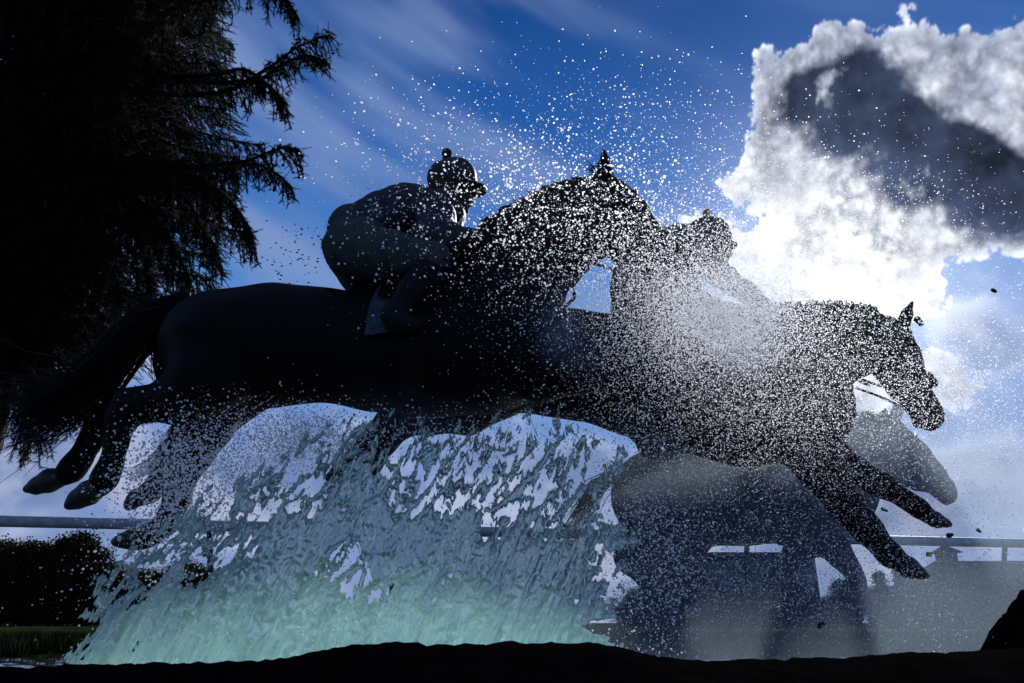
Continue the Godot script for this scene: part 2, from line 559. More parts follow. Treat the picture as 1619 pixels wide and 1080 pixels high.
# ------------------------------------------------------------------ riders
func make_jockey(label: String, s: Dictionary) -> Node3D:
	var hip: Array = s.torso
	var z0: float = hip[2]
	var root := thing("person", label, "jockey", Vector3(hip[0], s.shin[s.shin.size() - 3] - 0.05, z0), "jockeys crouched on their horses")
	var skin := solid("skin", lin(.07, .048, .038), 0.8, 0.5, 3.0, 0.15)
	var silk := solid("silk" + label, s.silk, 0.6)
	var white := solid("breeches", lin(.045, .054, .051), 0.85, 0.5, 3.0, 0.2)
	var leather := solid("boot", lin(.01, .01, .011), 0.5, 0.5, 3.0, 0.2)
	var both := func(c: Array, half: float) -> Array:      # the same limb on both sides of the rider
		var out := []
		for side in [-1.0, 1.0]:
			var e := c.duplicate()
			for j in e.size() / 4: e[j * 4 + 2] = z0 + side * (half + (e[j * 4 + 2] - z0))
			out.append(e)
		return out
	var arms: Array = both.call(s.arm, 0.0)
	var thighs: Array = both.call(s.thigh, 0.0)
	var shins: Array = both.call(s.shin, 0.0)
	# the whole figure, slimmer than the clothes over it
	var figure := [[s.torso, 0.05, 1.15], [s.neck, 0.03]]
	for k in 2:
		figure.append([arms[k], 0.03]); figure.append([thighs[k], 0.04]); figure.append([shins[k], 0.03])
	var soup := Soup.new()
	flesh(soup, figure, 0.014, -0.014)
	var face := [[s.skull, 0.02, 0.82]]
	for f: Array in s.face: face.append([f, 0.008, 0.9])
	for side in [-1.0, 1.0]:
		var ear: Array = s.ear.duplicate()
		for j in ear.size() / 4: ear[j * 4 + 2] = z0 + side * 0.078
		face.append([ear, 0.006])
	flesh(soup, face, 0.006)
	for k in 2:                                            # hands: palm, four curled fingers and a thumb round the rein
		var wrist := Vector3(s.arm[-4], s.arm[-3], arms[k][-2])
		var fwd: Vector3 = s.hand_dir
		var out_z := -1.0 if k == 0 else 1.0
		var parts := [[[wrist.x, wrist.y, wrist.z, 0.026, wrist.x + fwd.x * 0.06, wrist.y + fwd.y * 0.06, wrist.z, 0.03], 0.015, 0.7]]
		var dn := Vector3(fwd.y, -fwd.x, 0)
		for q in 4:
			var base := wrist + fwd * 0.078 + dn * (q - 1.5) * 0.019 + Vector3(0, 0, out_z * 0.012)
			var l: float = [0.9, 1.0, 0.95, 0.75][q]
			var j1 := base + (fwd * 0.034) * l + Vector3(0, 0, -out_z * 0.008)
			var j2 := j1 + (fwd * 0.004 + Vector3(0, 0, -out_z * 0.028)) * l
			var j3 := j2 + (-fwd * 0.024 + Vector3(0, 0, -out_z * 0.004)) * l
			parts.append([[base.x, base.y, base.z, 0.0098, j1.x, j1.y, j1.z, 0.009, j2.x, j2.y, j2.z, 0.0085, j3.x, j3.y, j3.z, 0.0075], 0.004])
		var tb := wrist + fwd * 0.03 - dn * 0.028
		var t1 := tb + fwd * 0.03 - dn * 0.014 + Vector3(0, 0, -out_z * 0.02)
		var t2 := t1 + fwd * 0.028 + dn * 0.006 + Vector3(0, 0, -out_z * 0.008)
		parts.append([[tb.x, tb.y, tb.z, 0.013, t1.x, t1.y, t1.z, 0.0105, t2.x, t2.y, t2.z, 0.009], 0.006])
		flesh(soup, parts, 0.004)
	put("body", soup.mesh(), skin, root)
	var folds := noise(71, 9.0, 3)
	var js := Soup.new()
	flesh(js, [[s.jacket, 0.05, 1.15], [s.neck.slice(0, 4) + s.neck.slice(4, 7) + [s.neck[7] * 0.92], 0.03], [arms[0].slice(0, arms[0].size()), 0.03], [arms[1].slice(0, arms[1].size()), 0.03]], 0.012, 0.0, folds, 0.012)
	put("racing_jacket", js.mesh(), silk, root)
	var bs := Soup.new()
	flesh(bs, [[s.seat, 0.05, 1.15], [thighs[0], 0.04], [thighs[1], 0.04]], 0.012, 0.002, folds, 0.007)
	put("breeches", bs.mesh(), white, root)
	for k in 2:
		var bo := Soup.new()
		var sh: Array = shins[k]
		flesh(bo, [[sh, 0.02]], 0.01, 0.004)
		put("boot", bo.mesh(), leather, root)
	# helmet with its parts
	var hs := Soup.new()
	flesh(hs, [[s.helmet, 0.02, 0.88]], 0.008)
	var helmet := put("helmet", hs.mesh(), silk, root)
	var ps := Soup.new()
	flesh(ps, [[s.pompom, 0.02]], 0.006, 0.0, noise(8, 60.0, 2), 0.006)
	put("pompom", ps.mesh(), solid("pom" + label, s.pom, 0.9), helmet)
	var pk := Soup.new()
	var q: Array = s.peak
	for r in 2:
		for k in 8:
			var a0 := (k / 8.0 - 0.5) * 2.2
			var a1 := ((k + 1) / 8.0 - 0.5) * 2.2
			var p0: Vector3 = q[0]
			var p1: Vector3 = q[1]
			var th := Vector3(0, -0.008 * r, 0)
			var i0 := p0 + Vector3(-0.1 * (1.0 - cos(a0)), 0, sin(a0) * 0.1) + th
			var i1 := p0 + Vector3(-0.1 * (1.0 - cos(a1)), 0, sin(a1) * 0.1) + th
			var o0 := p1 + Vector3(-0.12 * (1.0 - cos(a0)), 0, sin(a0) * 0.085) + th
			var o1 := p1 + Vector3(-0.12 * (1.0 - cos(a1)), 0, sin(a1) * 0.085) + th
			if r == 0: pk.quad(i0, o0, o1, i1)
			else: pk.quad(i0, i1, o1, o0)
			if r == 1: pk.quad(o0, o1, o1 + Vector3(0, 0.008, 0), o0 + Vector3(0, 0.008, 0))
	put("peak", pk.mesh(), silk, helmet)
	if s.has("goggles"):
		var gs := Soup.new()
		flesh(gs, [[s.goggles, 0.01, 1.1]], 0.006)
		put("goggles", gs.mesh(), solid("goggles", lin(.03, .03, .035), 0.12), helmet)
	return root

func make_field() -> void:
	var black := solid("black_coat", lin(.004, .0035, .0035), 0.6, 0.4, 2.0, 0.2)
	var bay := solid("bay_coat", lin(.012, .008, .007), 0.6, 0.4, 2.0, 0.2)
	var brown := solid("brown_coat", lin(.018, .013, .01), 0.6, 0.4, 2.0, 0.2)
	# nearest horse, stretched out in full flight
	make_horse("nearest black horse in full flight with streaming tail, across the middle", black, {
		"trunk": [-1.318,1.443,-3.05,0.245,-1.069,1.437,-3.05,0.268,-0.858,1.44,-3.05,0.242,-0.588,1.407,-3.05,0.255,-0.336,1.422,-3.05,0.295,-0.083,1.437,-3.05,0.293,0.058,1.437,-3.05,0.231],
		"neck": [-0.128,1.637,-3.05,0.288,0.037,1.856,-3.05,0.242,0.226,2.01,-3.05,0.213,0.358,2.093,-3.05,0.187,0.448,2.152,-3.05,0.152],
		"muscle": [[-1.266,1.399,-2.95,0.234,-1.279,1.263,-2.93,0.16,-1.341,1.177,-2.92,0.116], [-1.351,1.475,-3.15,0.25,-1.398,1.344,-3.17,0.173,-1.456,1.253,-3.17,0.126], [-0.054,1.532,-2.95,0.194,0.015,1.345,-2.92,0.166], [-0.058,1.617,-3.15,0.207,0.016,1.439,-3.18,0.181], [0.115,1.513,-3.05,0.131,0.059,1.669,-3.05,0.173]],
		"legs": [
			[-1.274,1.235,-2.93,0.146,-1.366,1.147,-2.93,0.089,-1.495,1.13,-2.93,0.071,-1.585,1.122,-2.93,0.068,-1.608,1.06,-2.93,0.057,-1.61,0.965,-2.93,0.042,-1.615,0.874,-2.93,0.041,-1.63,0.818,-2.93,0.048,-1.645,0.78,-2.93,0.038],
			[-1.379,1.313,-3.17,0.158,-1.507,1.218,-3.17,0.102,-1.659,1.194,-3.17,0.079,-1.8,1.188,-3.17,0.074,-1.829,1.124,-3.17,0.062,-1.858,1.029,-3.17,0.047,-1.888,0.948,-3.17,0.047,-1.916,0.901,-3.17,0.052,-1.948,0.87,-3.17,0.038],
			[-0.025,1.341,-2.91,0.177,0.121,1.262,-2.91,0.122,0.306,1.27,-2.91,0.095,0.421,1.284,-2.91,0.082,0.479,1.273,-2.91,0.074,0.5,1.174,-2.91,0.052,0.51,1.079,-2.91,0.047,0.522,1.023,-2.91,0.052,0.539,0.981,-2.91,0.044],
			[-0.013,1.474,-3.19,0.194,0.176,1.387,-3.19,0.128,0.381,1.396,-3.19,0.099,0.513,1.412,-3.19,0.085,0.584,1.375,-3.19,0.079,0.634,1.259,-3.19,0.055,0.662,1.17,-3.19,0.048,0.681,1.118,-3.19,0.054,0.694,1.071,-3.19,0.045]],
		"hooves": [[-1.655,0.78,-2.93,0.043,-1.679,0.763,-2.93,0.05,-1.721,0.736,-2.93,0.04,-1.747,0.716,-2.93,0.022], [-1.963,0.865,-3.17,0.044,-1.999,0.854,-3.17,0.052,-2.049,0.832,-3.17,0.038,-2.087,0.819,-3.17,0.019], [0.535,0.986,-2.91,0.046,0.555,0.95,-2.91,0.049,0.569,0.921,-2.91,0.031], [0.689,1.077,-3.19,0.048,0.711,1.037,-3.19,0.051,0.729,1.008,-3.19,0.031]],
		"head": [0.452,2.162,-3.05,0.146,0.529,2.082,-3.05,0.136,0.599,1.983,-3.05,0.113,0.658,1.886,-3.05,0.086,0.679,1.846,-3.05,0.071],
		"jaw": [0.437,2.038,-3.05,0.126,0.522,1.936,-3.05,0.095],
		"eye": Vector3(0.577,2.113,-3.05),
		"ears": [[0.448,2.283,-3.05,0.046,0.448,2.349,-3.05,0.034,0.445,2.422,-3.05,0.008], [0.508,2.258,-3.05,0.046,0.52,2.301,-3.05,0.034,0.534,2.341,-3.05,0.009]],
		"dock": [Vector3(-1.476,1.694,-3.05),Vector3(-1.495,1.669,-3.05),Vector3(-1.51,1.637,-3.05),Vector3(-1.519,1.606,-3.05)],
		"tail": [Vector3(-1.5,1.662,-3.05),Vector3(-1.638,1.55,-3.05),Vector3(-1.748,1.377,-3.05),Vector3(-1.868,1.216,-3.05),Vector3(-2.035,1.131,-3.05),Vector3(-2.146,1.117,-3.05)],
		"tail_w": Vector2(.075, .21), "tail_n": 760,
		"tail_low": [Vector3(-1.548,1.575,-3.05),Vector3(-1.579,1.452,-3.05),Vector3(-1.547,1.303,-3.05),Vector3(-1.5,1.251,-3.05),Vector3(-1.41,1.274,-3.05)],
		"mane_up": 0.008, "forelock": [Vector3(0.449,2.312,-3.05),Vector3(0.38,2.363,-3.05)],
		"seat": 3.35,
		"rein": [Vector3(0.648,1.836,-3.05),Vector3(0.516,1.83,-3.05),Vector3(0.268,1.913,-3.05),Vector3(0.031,1.946,-3.05),Vector3(-0.172,1.976,-3.05)],
		"martingale": [[Vector3(0.367,1.801,-2.9),Vector3(0.293,1.692,-2.9),Vector3(0.264,1.646,-2.9),Vector3(0.271,1.6,-2.9),Vector3(0.228,1.555,-2.9)], [Vector3(0.463,1.769,-2.9),Vector3(0.476,1.741,-2.9),Vector3(0.464,1.723,-2.9)]],
	})
	make_jockey("jockey in dark silks and grey-green breeches crouched on the nearest black horse", {
		"silk": lin(.014, .014, .022), "pom": lin(.02, .02, .03),
		"torso": [-0.741,1.936,-3.05,0.143,-0.614,2.031,-3.05,0.138,-0.48,2.065,-3.05,0.157,-0.367,2.082,-3.05,0.115],
		"jacket": [-0.711,2.01,-3.05,0.132,-0.599,2.041,-3.05,0.144,-0.481,2.068,-3.05,0.16,-0.36,2.079,-3.05,0.124,-0.322,2.107,-3.05,0.091],
		"seat": [-0.738,1.933,-3.05,0.149,-0.747,2.01,-3.05,0.114,-0.655,1.976,-3.05,0.143],
		"neck": [-0.362,2.117,-3.05,0.085,-0.315,2.176,-3.05,0.073],
		"arm": [-0.346,1.992,-2.88,0.091,-0.361,1.837,-2.81,0.066,-0.272,1.865,-2.85,0.056,-0.208,1.945,-2.97,0.044],
		"thigh": [-0.701,1.859,-2.95,0.135,-0.523,1.774,-2.85,0.105,-0.337,1.717,-2.78,0.081],
		"shin": [-0.331,1.708,-2.78,0.072,-0.415,1.57,-2.77,0.058,-0.485,1.452,-2.76,0.044,-0.463,1.418,-2.76,0.039,-0.406,1.41,-2.76,0.033],
		"hand_dir": Vector3(1, -.12, 0),
		"skull": [-0.312,2.276,-3.05,0.095,-0.286,2.219,-3.05,0.08,-0.266,2.155,-3.05,0.052],
		"face": [[-0.219,2.219,-3.05,0.028,-0.196,2.176,-3.05,0.018,-0.208,2.166,-3.05,0.021], [-0.247,2.113,-3.05,0.027,-0.226,2.12,-3.05,0.018], [-0.223,2.145,-3.05,0.018], [-0.207,2.24,-3.05,0.021]],
		"ear": [-0.311,2.219,-3.05,0.021,-0.306,2.187,-3.05,0.015],
		"helmet": [-0.319,2.305,-3.05,0.096,-0.276,2.309,-3.05,0.099,-0.269,2.28,-3.05,0.095],
		"pompom": [-0.321,2.448,-3.05,0.027,-0.32,2.433,-3.05,0.025],
		"peak": [Vector3(-0.195,2.276,-3.05),Vector3(-0.121,2.244,-3.05)],
		"goggles": [-0.208,2.291,-3.05,0.034,-0.204,2.269,-3.05,0.034],
	})
	# the second horse, its head clear of the spray
	make_horse("misted horse with pricked ears and lowered head ahead of the nearest one", bay, {
		"trunk": [-0.032,1.575,-3.7,0.264,0.306,1.579,-3.7,0.284,0.675,1.514,-3.7,0.32,0.988,1.444,-3.7,0.341,1.234,1.402,-3.7,0.366,1.431,1.381,-3.7,0.332,1.499,1.347,-3.7,0.265],
		"neck": [1.319,1.557,-3.7,0.311,1.498,1.629,-3.7,0.265,1.676,1.68,-3.7,0.219,1.869,1.713,-3.7,0.178,2.044,1.731,-3.7,0.117],
		"muscle": [[1.355,1.318,-3.6,0.226,1.48,1.146,-3.57,0.145], [1.431,1.376,-3.8,0.238,1.588,1.209,-3.83,0.155], [-0.031,1.54,-3.6,0.25,-0.128,1.43,-3.58,0.162], [-0.033,1.61,-3.8,0.264,-0.137,1.507,-3.82,0.173]],
		"legs": [
			[1.541,1.212,-3.84,0.156,1.677,1.102,-3.84,0.107,1.797,1.022,-3.84,0.08,1.913,0.962,-3.84,0.063,1.964,0.936,-3.84,0.056,2.042,0.877,-3.84,0.044,2.099,0.835,-3.84,0.046,2.138,0.8,-3.84,0.042],
			[1.429,1.144,-3.56,0.163,1.515,0.986,-3.56,0.117,1.596,0.819,-3.56,0.082,1.661,0.721,-3.56,0.069,1.696,0.68,-3.56,0.063,1.743,0.61,-3.56,0.048,1.772,0.576,-3.56,0.053,1.814,0.547,-3.56,0.044],
			[-0.063,1.413,-3.58,0.178,-0.222,1.279,-3.58,0.115,-0.412,1.246,-3.58,0.083,-0.539,1.23,-3.58,0.076,-0.627,1.117,-3.58,0.053,-0.698,1.006,-3.58,0.053,-0.736,0.965,-3.58,0.046],
			[-0.068,1.525,-3.82,0.191,-0.272,1.382,-3.82,0.123,-0.51,1.346,-3.82,0.089,-0.628,1.329,-3.82,0.082,-0.739,1.207,-3.82,0.057,-0.815,1.105,-3.82,0.057,-0.855,1.055,-3.82,0.05]],
		"hooves": [[2.137,0.797,-3.84,0.042,2.178,0.774,-3.84,0.042,2.227,0.758,-3.84,0.023,2.245,0.752,-3.84,0.013], [1.808,0.547,-3.56,0.047,1.85,0.519,-3.56,0.05,1.896,0.497,-3.56,0.029,1.928,0.483,-3.56,0.012], [-0.736,0.965,-3.58,0.046,-0.786,0.928,-3.58,0.043,-0.83,0.904,-3.58,0.022], [-0.855,1.055,-3.82,0.05,-0.907,1.011,-3.82,0.046,-0.955,0.988,-3.82,0.023]],
		"head": [2.067,1.728,-3.7,0.106,2.061,1.586,-3.7,0.135,2.102,1.451,-3.7,0.1,2.147,1.34,-3.7,0.086,2.171,1.296,-3.7,0.082],
		"jaw": [2.025,1.575,-3.7,0.115,2.059,1.451,-3.7,0.087],
		"eye": Vector3(2.12,1.643,-3.7),
		"face": [[2.203,1.486,-3.7,0.047,2.227,1.469,-3.7,0.03], [2.204,1.296,-3.7,0.036,2.169,1.252,-3.7,0.043,2.11,1.252,-3.7,0.033]],
		"ears": [[2.109,1.783,-3.7,0.038,2.136,1.839,-3.7,0.031,2.17,1.903,-3.7,0.009], [2.068,1.805,-3.7,0.031,2.08,1.835,-3.7,0.028,2.092,1.862,-3.7,0.01]],
		"dock": [Vector3(-0.272,1.702,-3.7),Vector3(-0.288,1.665,-3.7),Vector3(-0.298,1.629,-3.7)],
		"tail": [Vector3(-0.255,1.702,-3.7),Vector3(-0.408,1.684,-3.7),Vector3(-0.576,1.629,-3.7),Vector3(-0.739,1.521,-3.7)], "tail_n": 160,
		"mane_up": 0.022,
		"seat": 3.6,
		"rein": [Vector3(2.133,1.32,-3.7),Vector3(1.968,1.409,-3.7),Vector3(1.797,1.486,-3.7),Vector3(1.634,1.629,-3.7),Vector3(1.444,1.873,-3.7)],
		"martingale": [[Vector3(1.841,1.419,-3.6),Vector3(1.773,1.46,-3.6),Vector3(1.763,1.481,-3.6)], [Vector3(1.66,1.454,-3.6),Vector3(1.695,1.423,-3.6),Vector3(1.722,1.433,-3.6),Vector3(1.724,1.464,-3.6)]],
	})
	make_jockey("misted jockey in a pompom cap leaning over the neck of the second horse", {
		"silk": lin(.02, .02, .028), "pom": lin(.32, .3, .05),
		"torso": [0.72,2.011,-3.7,0.162,0.838,2.14,-3.7,0.157,0.934,2.22,-3.7,0.158,1.017,2.273,-3.7,0.115],
		"jacket": [0.774,2.081,-3.7,0.17,0.857,2.16,-3.7,0.16,0.941,2.224,-3.7,0.165,1.024,2.273,-3.7,0.122],
		"seat": [0.719,2.003,-3.7,0.169,0.731,2.081,-3.7,0.156,0.793,2.05,-3.7,0.162],
		"neck": [1.033,2.289,-3.7,0.087,1.079,2.321,-3.7,0.08],
		"arm": [0.972,2.171,-3.54,0.089,1.078,2.028,-3.5,0.071,1.253,1.931,-3.56,0.057,1.385,1.858,-3.63,0.044],
		"thigh": [0.705,1.934,-3.6,0.143,0.859,1.819,-3.5,0.112,1.006,1.743,-3.43,0.087],
		"shin": [1.011,1.729,-3.43,0.077,0.886,1.577,-3.42,0.06,0.785,1.441,-3.41,0.047,0.807,1.401,-3.41,0.04,0.861,1.392,-3.41,0.034],
		"hand_dir": Vector3(.8, -.55, 0),
		"skull": [1.116,2.33,-3.7,0.094,1.147,2.273,-3.7,0.079,1.17,2.224,-3.7,0.05],
		"face": [[1.212,2.281,-3.7,0.025,1.233,2.24,-3.7,0.018,1.218,2.232,-3.7,0.022], [1.188,2.188,-3.7,0.025,1.207,2.196,-3.7,0.018], [1.212,2.212,-3.7,0.018], [1.222,2.301,-3.7,0.022]],
		"ear": [1.111,2.281,-3.7,0.022,1.112,2.248,-3.7,0.014],
		"helmet": [1.104,2.358,-3.7,0.102,1.148,2.358,-3.7,0.102,1.156,2.334,-3.7,0.098],
		"pompom": [1.132,2.496,-3.7,0.026,1.131,2.483,-3.7,0.026],
		"peak": [Vector3(1.231,2.321,-3.7),Vector3(1.282,2.289,-3.7)],
		"goggles": [1.222,2.342,-3.7,0.033,1.224,2.321,-3.7,0.033],
	})
	# the third horse, already coming down behind the mist
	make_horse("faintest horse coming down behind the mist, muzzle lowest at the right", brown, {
		"cell": 0.02, "trunk": [0.966,1.063,-4.9,0.31,1.219,1.075,-4.9,0.319,1.515,1.1,-4.9,0.336,1.814,1.134,-4.9,0.354,2.07,1.15,-4.9,0.329,2.143,1.134,-4.9,0.278],
		"neck": [2.046,1.274,-4.9,0.298,2.208,1.355,-4.9,0.24,2.391,1.425,-4.9,0.198,2.548,1.46,-4.9,0.164],
		"legs": [
			[1.936,0.983,-4.78,0.187,1.99,0.805,-4.78,0.137,2.068,0.669,-4.78,0.076,2.119,0.593,-4.78,0.055,2.147,0.526,-4.78,0.047,2.158,0.474,-4.78,0.043],
			[2.103,1.061,-5.02,0.197,2.026,0.831,-5.02,0.135,1.894,0.729,-5.02,0.084,1.789,0.629,-5.02,0.062,1.714,0.53,-5.02,0.049,1.694,0.472,-5.02,0.045],
			[0.915,0.943,-4.78,0.235,0.884,0.785,-4.78,0.168,0.757,0.669,-4.78,0.111,0.837,0.556,-4.78,0.071,0.921,0.462,-4.78,0.059,0.957,0.426,-4.78,0.055],
			[1.027,0.997,-5.02,0.248,1.139,0.811,-5.02,0.177,1.086,0.669,-5.02,0.117,1.193,0.562,-5.02,0.07,1.243,0.483,-5.02,0.062,1.264,0.444,-5.02,0.057]],
		"hooves": [[2.158,0.474,-4.78,0.047,2.177,0.426,-4.78,0.047,2.196,0.4,-4.78,0.027], [1.694,0.472,-5.02,0.045,1.704,0.421,-5.02,0.045,1.717,0.398,-5.02,0.024], [0.957,0.426,-4.78,0.055,0.989,0.389,-4.78,0.047], [1.264,0.444,-5.02,0.057,1.301,0.406,-5.02,0.049]],
		"head": [2.56,1.451,-4.9,0.155,2.691,1.308,-4.9,0.149,2.797,1.201,-4.9,0.11,2.864,1.117,-4.9,0.084,2.882,1.083,-4.9,0.071],
		"jaw": [2.551,1.36,-4.9,0.146,2.71,1.188,-4.9,0.093],
		"eye": Vector3(2.74,1.382,-4.9),
		"face": [[2.904,1.104,-4.9,0.038,2.908,1.067,-4.9,0.034,2.868,1.034,-4.9,0.029]],
		"ears": [[2.605,1.58,-4.9,0.044,2.644,1.648,-4.9,0.035,2.682,1.711,-4.9,0.009], [2.568,1.567,-4.9,0.043,2.597,1.63,-4.9,0.035,2.624,1.684,-4.9,0.009]],
		"dock": [Vector3(0.701,1.21,-4.9),Vector3(0.67,1.176,-4.9)],
		"tail": [Vector3(0.701,1.201,-4.9),Vector3(0.549,1.104,-4.9),Vector3(0.438,0.919,-4.9),Vector3(0.37,0.719,-4.9)], "tail_n": 120,
		"seat": 2.6,
		"rein": [Vector3(2.82,1.104,-4.9),Vector3(2.579,1.167,-4.9),Vector3(2.351,1.317,-4.9),Vector3(2.075,1.469,-4.9)],
	})
	# the fourth horse, only its hind legs clear of the others
	make_horse("horse hidden behind the nearest one, only hind legs and tail showing", bay, {
		"cell": 0.02, "trunk": [-1.809,1.661,-4.3,0.327,-1.53,1.772,-4.3,0.236,-1.268,1.898,-4.3,0.214,-0.951,1.911,-4.3,0.23,-0.673,1.911,-4.3,0.246,-0.435,1.911,-4.3,0.238],
		"neck": [-0.475,1.932,-4.3,0.263,-0.277,1.975,-4.3,0.216,-0.078,1.975,-4.3,0.176,0.082,1.954,-4.3,0.135],
		"legs": [
			[-1.777,1.57,-4.2,0.22,-1.804,1.368,-4.2,0.164,-1.855,1.194,-4.2,0.117,-1.897,1.095,-4.2,0.095,-1.901,0.94,-4.2,0.072,-1.93,0.814,-4.2,0.067,-2.002,0.741,-4.2,0.056,-2.056,0.707,-4.2,0.053],
			[-1.842,1.631,-4.4,0.23,-1.905,1.447,-4.4,0.172,-1.984,1.3,-4.4,0.124,-2.048,1.199,-4.4,0.096,-2.103,1.096,-4.4,0.065,-2.156,1.009,-4.4,0.06,-2.217,0.972,-4.4,0.053],
			[-0.455,1.683,-4.18,0.167,-0.263,1.603,-4.18,0.113,-0.074,1.583,-4.18,0.083,0.021,1.595,-4.18,0.068,0.078,1.643,-4.18,0.049,0.097,1.683,-4.18,0.049],
			[-0.481,1.763,-4.42,0.177,-0.259,1.721,-4.42,0.12,-0.058,1.721,-4.42,0.088,0.042,1.742,-4.42,0.072,0.103,1.806,-4.42,0.052,0.123,1.848,-4.42,0.053]],
		"hooves": [[-2.067,0.707,-4.2,0.053,-2.128,0.714,-4.2,0.053,-2.179,0.707,-4.2,0.039,-2.213,0.7,-4.2,0.018], [-2.234,0.979,-4.4,0.053,-2.257,0.946,-4.4,0.045,-2.276,0.923,-4.4,0.022], [0.097,1.683,-4.18,0.049,0.109,1.723,-4.18,0.042], [0.123,1.848,-4.42,0.053,0.132,1.891,-4.42,0.045]],
		"head": [0.102,1.954,-4.3,0.12,0.16,1.848,-4.3,0.119,0.206,1.743,-4.3,0.086,0.228,1.682,-4.3,0.07],
		"jaw": [0.081,1.848,-4.3,0.103,0.159,1.764,-4.3,0.079],
		"eye": Vector3(0.168,1.881,-4.3),
		"ears": [[0.09,2.062,-4.3,0.032,0.099,2.105,-4.3,0.024,0.107,2.149,-4.3,0.008], [0.066,2.053,-4.3,0.032,0.075,2.096,-4.3,0.024,0.079,2.131,-4.3,0.008]],
		"dock": [Vector3(-2.027,1.806,-4.3),Vector3(-2.032,1.764,-4.3)],
		"tail": [Vector3(-1.863,1.764,-4.3),Vector3(-1.942,1.52,-4.3),Vector3(-2.028,1.316,-4.3),Vector3(-2.12,1.152,-4.3),Vector3(-2.258,1.088,-4.3)], "tail_n": 130, "tail_w": Vector2(.04, .08),
	})
	# whip in the near hand of the first rider
	var w := Soup.new()
	w.tube([Vector3(-0.216,1.885,-2.98),Vector3(-0.174,1.951,-2.98),Vector3(-0.102,2.024,-2.98),Vector3(-0.049,2.071,-2.98)], [0.007, 0.006, 0.005, 0.004], 6)
	var whip := thing("whip", "thin riding whip held in the hand of the nearest jockey, knob up", "whip", Vector3(-0.216,1.885,-2.98))
	put("shaft", w.mesh(), solid("leather", lin(.022, .014, .01), 0.42), whip)
	var kb := Soup.new()
	flesh(kb, [[[-0.049,2.078,-2.98,0.016,-0.046,2.085,-2.98,0.016], 0.01]], 0.004)
	put("knob", kb.mesh(), solid("leather", lin(.022, .014, .01), 0.42), whip)


# ------------------------------------------------------------------ trees
func shoot_mesh() -> ArrayMesh:                          # a spruce shoot 1 m long along +x, to be scaled: a twig set with needles
	var s := Soup.new()
	s.tube([Vector3.ZERO, Vector3(0.5, 0.0, 0.01), Vector3(1, 0, 0)], [0.018, 0.014, 0.006], 3)
	for k in 46:
		var t := (k + 0.5) / 46.0
		var a := k * 2.4
		var out := Vector3(0.62, cos(a) * 0.8, sin(a) * 0.8).normalized()
		var p := Vector3(t * 0.98, 0, 0)
		var l := 0.115 * (1.0 - 0.35 * t)
		var w := out.cross(Vector3(cos(a), 0.3, 0.2)).normalized() * 0.012
		s.tri(p - w, p + w, p + out * l)
	return s.mesh()

func aim(p: Vector3, dir: Vector3, l: float, fat: float) -> Transform3D:
	var x := dir.normalized()
	var z := x.cross(Vector3(0.31, 0.87, 0.38)).normalized()
	return Transform3D(Basis(x * l, z.cross(x) * fat, z * fat), p)

func spruce_branch(root: Node3D, pts: Array, r: float, shoots: Array, dense: float, hang: float, bark: Material) -> void:
	var line := spline(pts, 6)
	var rad := []
	for k in line.size(): rad.append(lerpf(r, 0.007, float(k) / (line.size() - 1)))
	var s := Soup.new()
	s.tube(line, rad, 5)
	var total := 0.0
	for k in line.size() - 1: total += line[k].distance_to(line[k + 1])
	var n := int(total / 0.05 * dense)
	for k in n:
		var u := 0.12 + 0.88 * (k + rng.randf()) / n
		var f := u * (line.size() - 1)
		var j := mini(int(f), line.size() - 2)
		var p: Vector3 = line[j].lerp(line[j + 1], f - j)
		var dir: Vector3 = (line[j + 1] - line[j]).normalized()
		var side := dir.cross(Vector3.UP).normalized() * (1.0 if k % 2 else -1.0)
		var near := 1.0 - u
		# a pendulous twig of several shoots
		var len_ := rng.randf_range(0.12, 0.42) * hang * (0.45 + 1.1 * sqrt(near + 0.05)) + 0.06
		var d := (dir * rng.randf_range(0.2, 0.9) + side * rng.randf_range(0.1, 0.9) + Vector3.DOWN * rng.randf_range(0.2, 1.3)).normalized()
		var q := p
		var left := len_
		var tw := [q]
		while left > 0.02:
			var l := minf(left, rng.randf_range(0.08, 0.15))
			shoots.append(aim(q, d, l * 1.15, rng.randf_range(0.2, 0.34)))
			for twig in (2 if rng.randf() < 0.5 else 1):
				var e := (d * 0.5 + Vector3(rng.randfn(), rng.randfn() * 0.6 - 0.1, rng.randfn()) * 0.6).normalized()
				shoots.append(aim(q + d * l * rng.randf(), e, rng.randf_range(0.05, 0.12), rng.randf_range(0.2, 0.28)))
			q += d * l
			tw.append(q)
			d = (d + Vector3.DOWN * 0.55 + Vector3(rng.randfn(), 0, rng.randfn()) * 0.15).normalized()
			left -= l
		if tw.size() > 2:
			var tr := []
			for e in tw: tr.append(0.004)
			s.tube(tw, tr, 3)
	# the leader: upturned shoots at the very tip
	var tip: Vector3 = line[-1]
	var out: Vector3 = (line[-1] - line[-3]).normalized()
	for k in 9:
		var e := (out + Vector3(rng.randfn() * 0.6, rng.randfn() * 0.6, rng.randfn() * 0.6)).normalized()
		shoots.append(aim(tip - out * 0.04 * k, e, rng.randf_range(0.08, 0.17), 0.24))
	var o := put("branch", s.mesh(), bark, root)
	o.set_meta("kind", "part")
	o.remove_meta("kind")

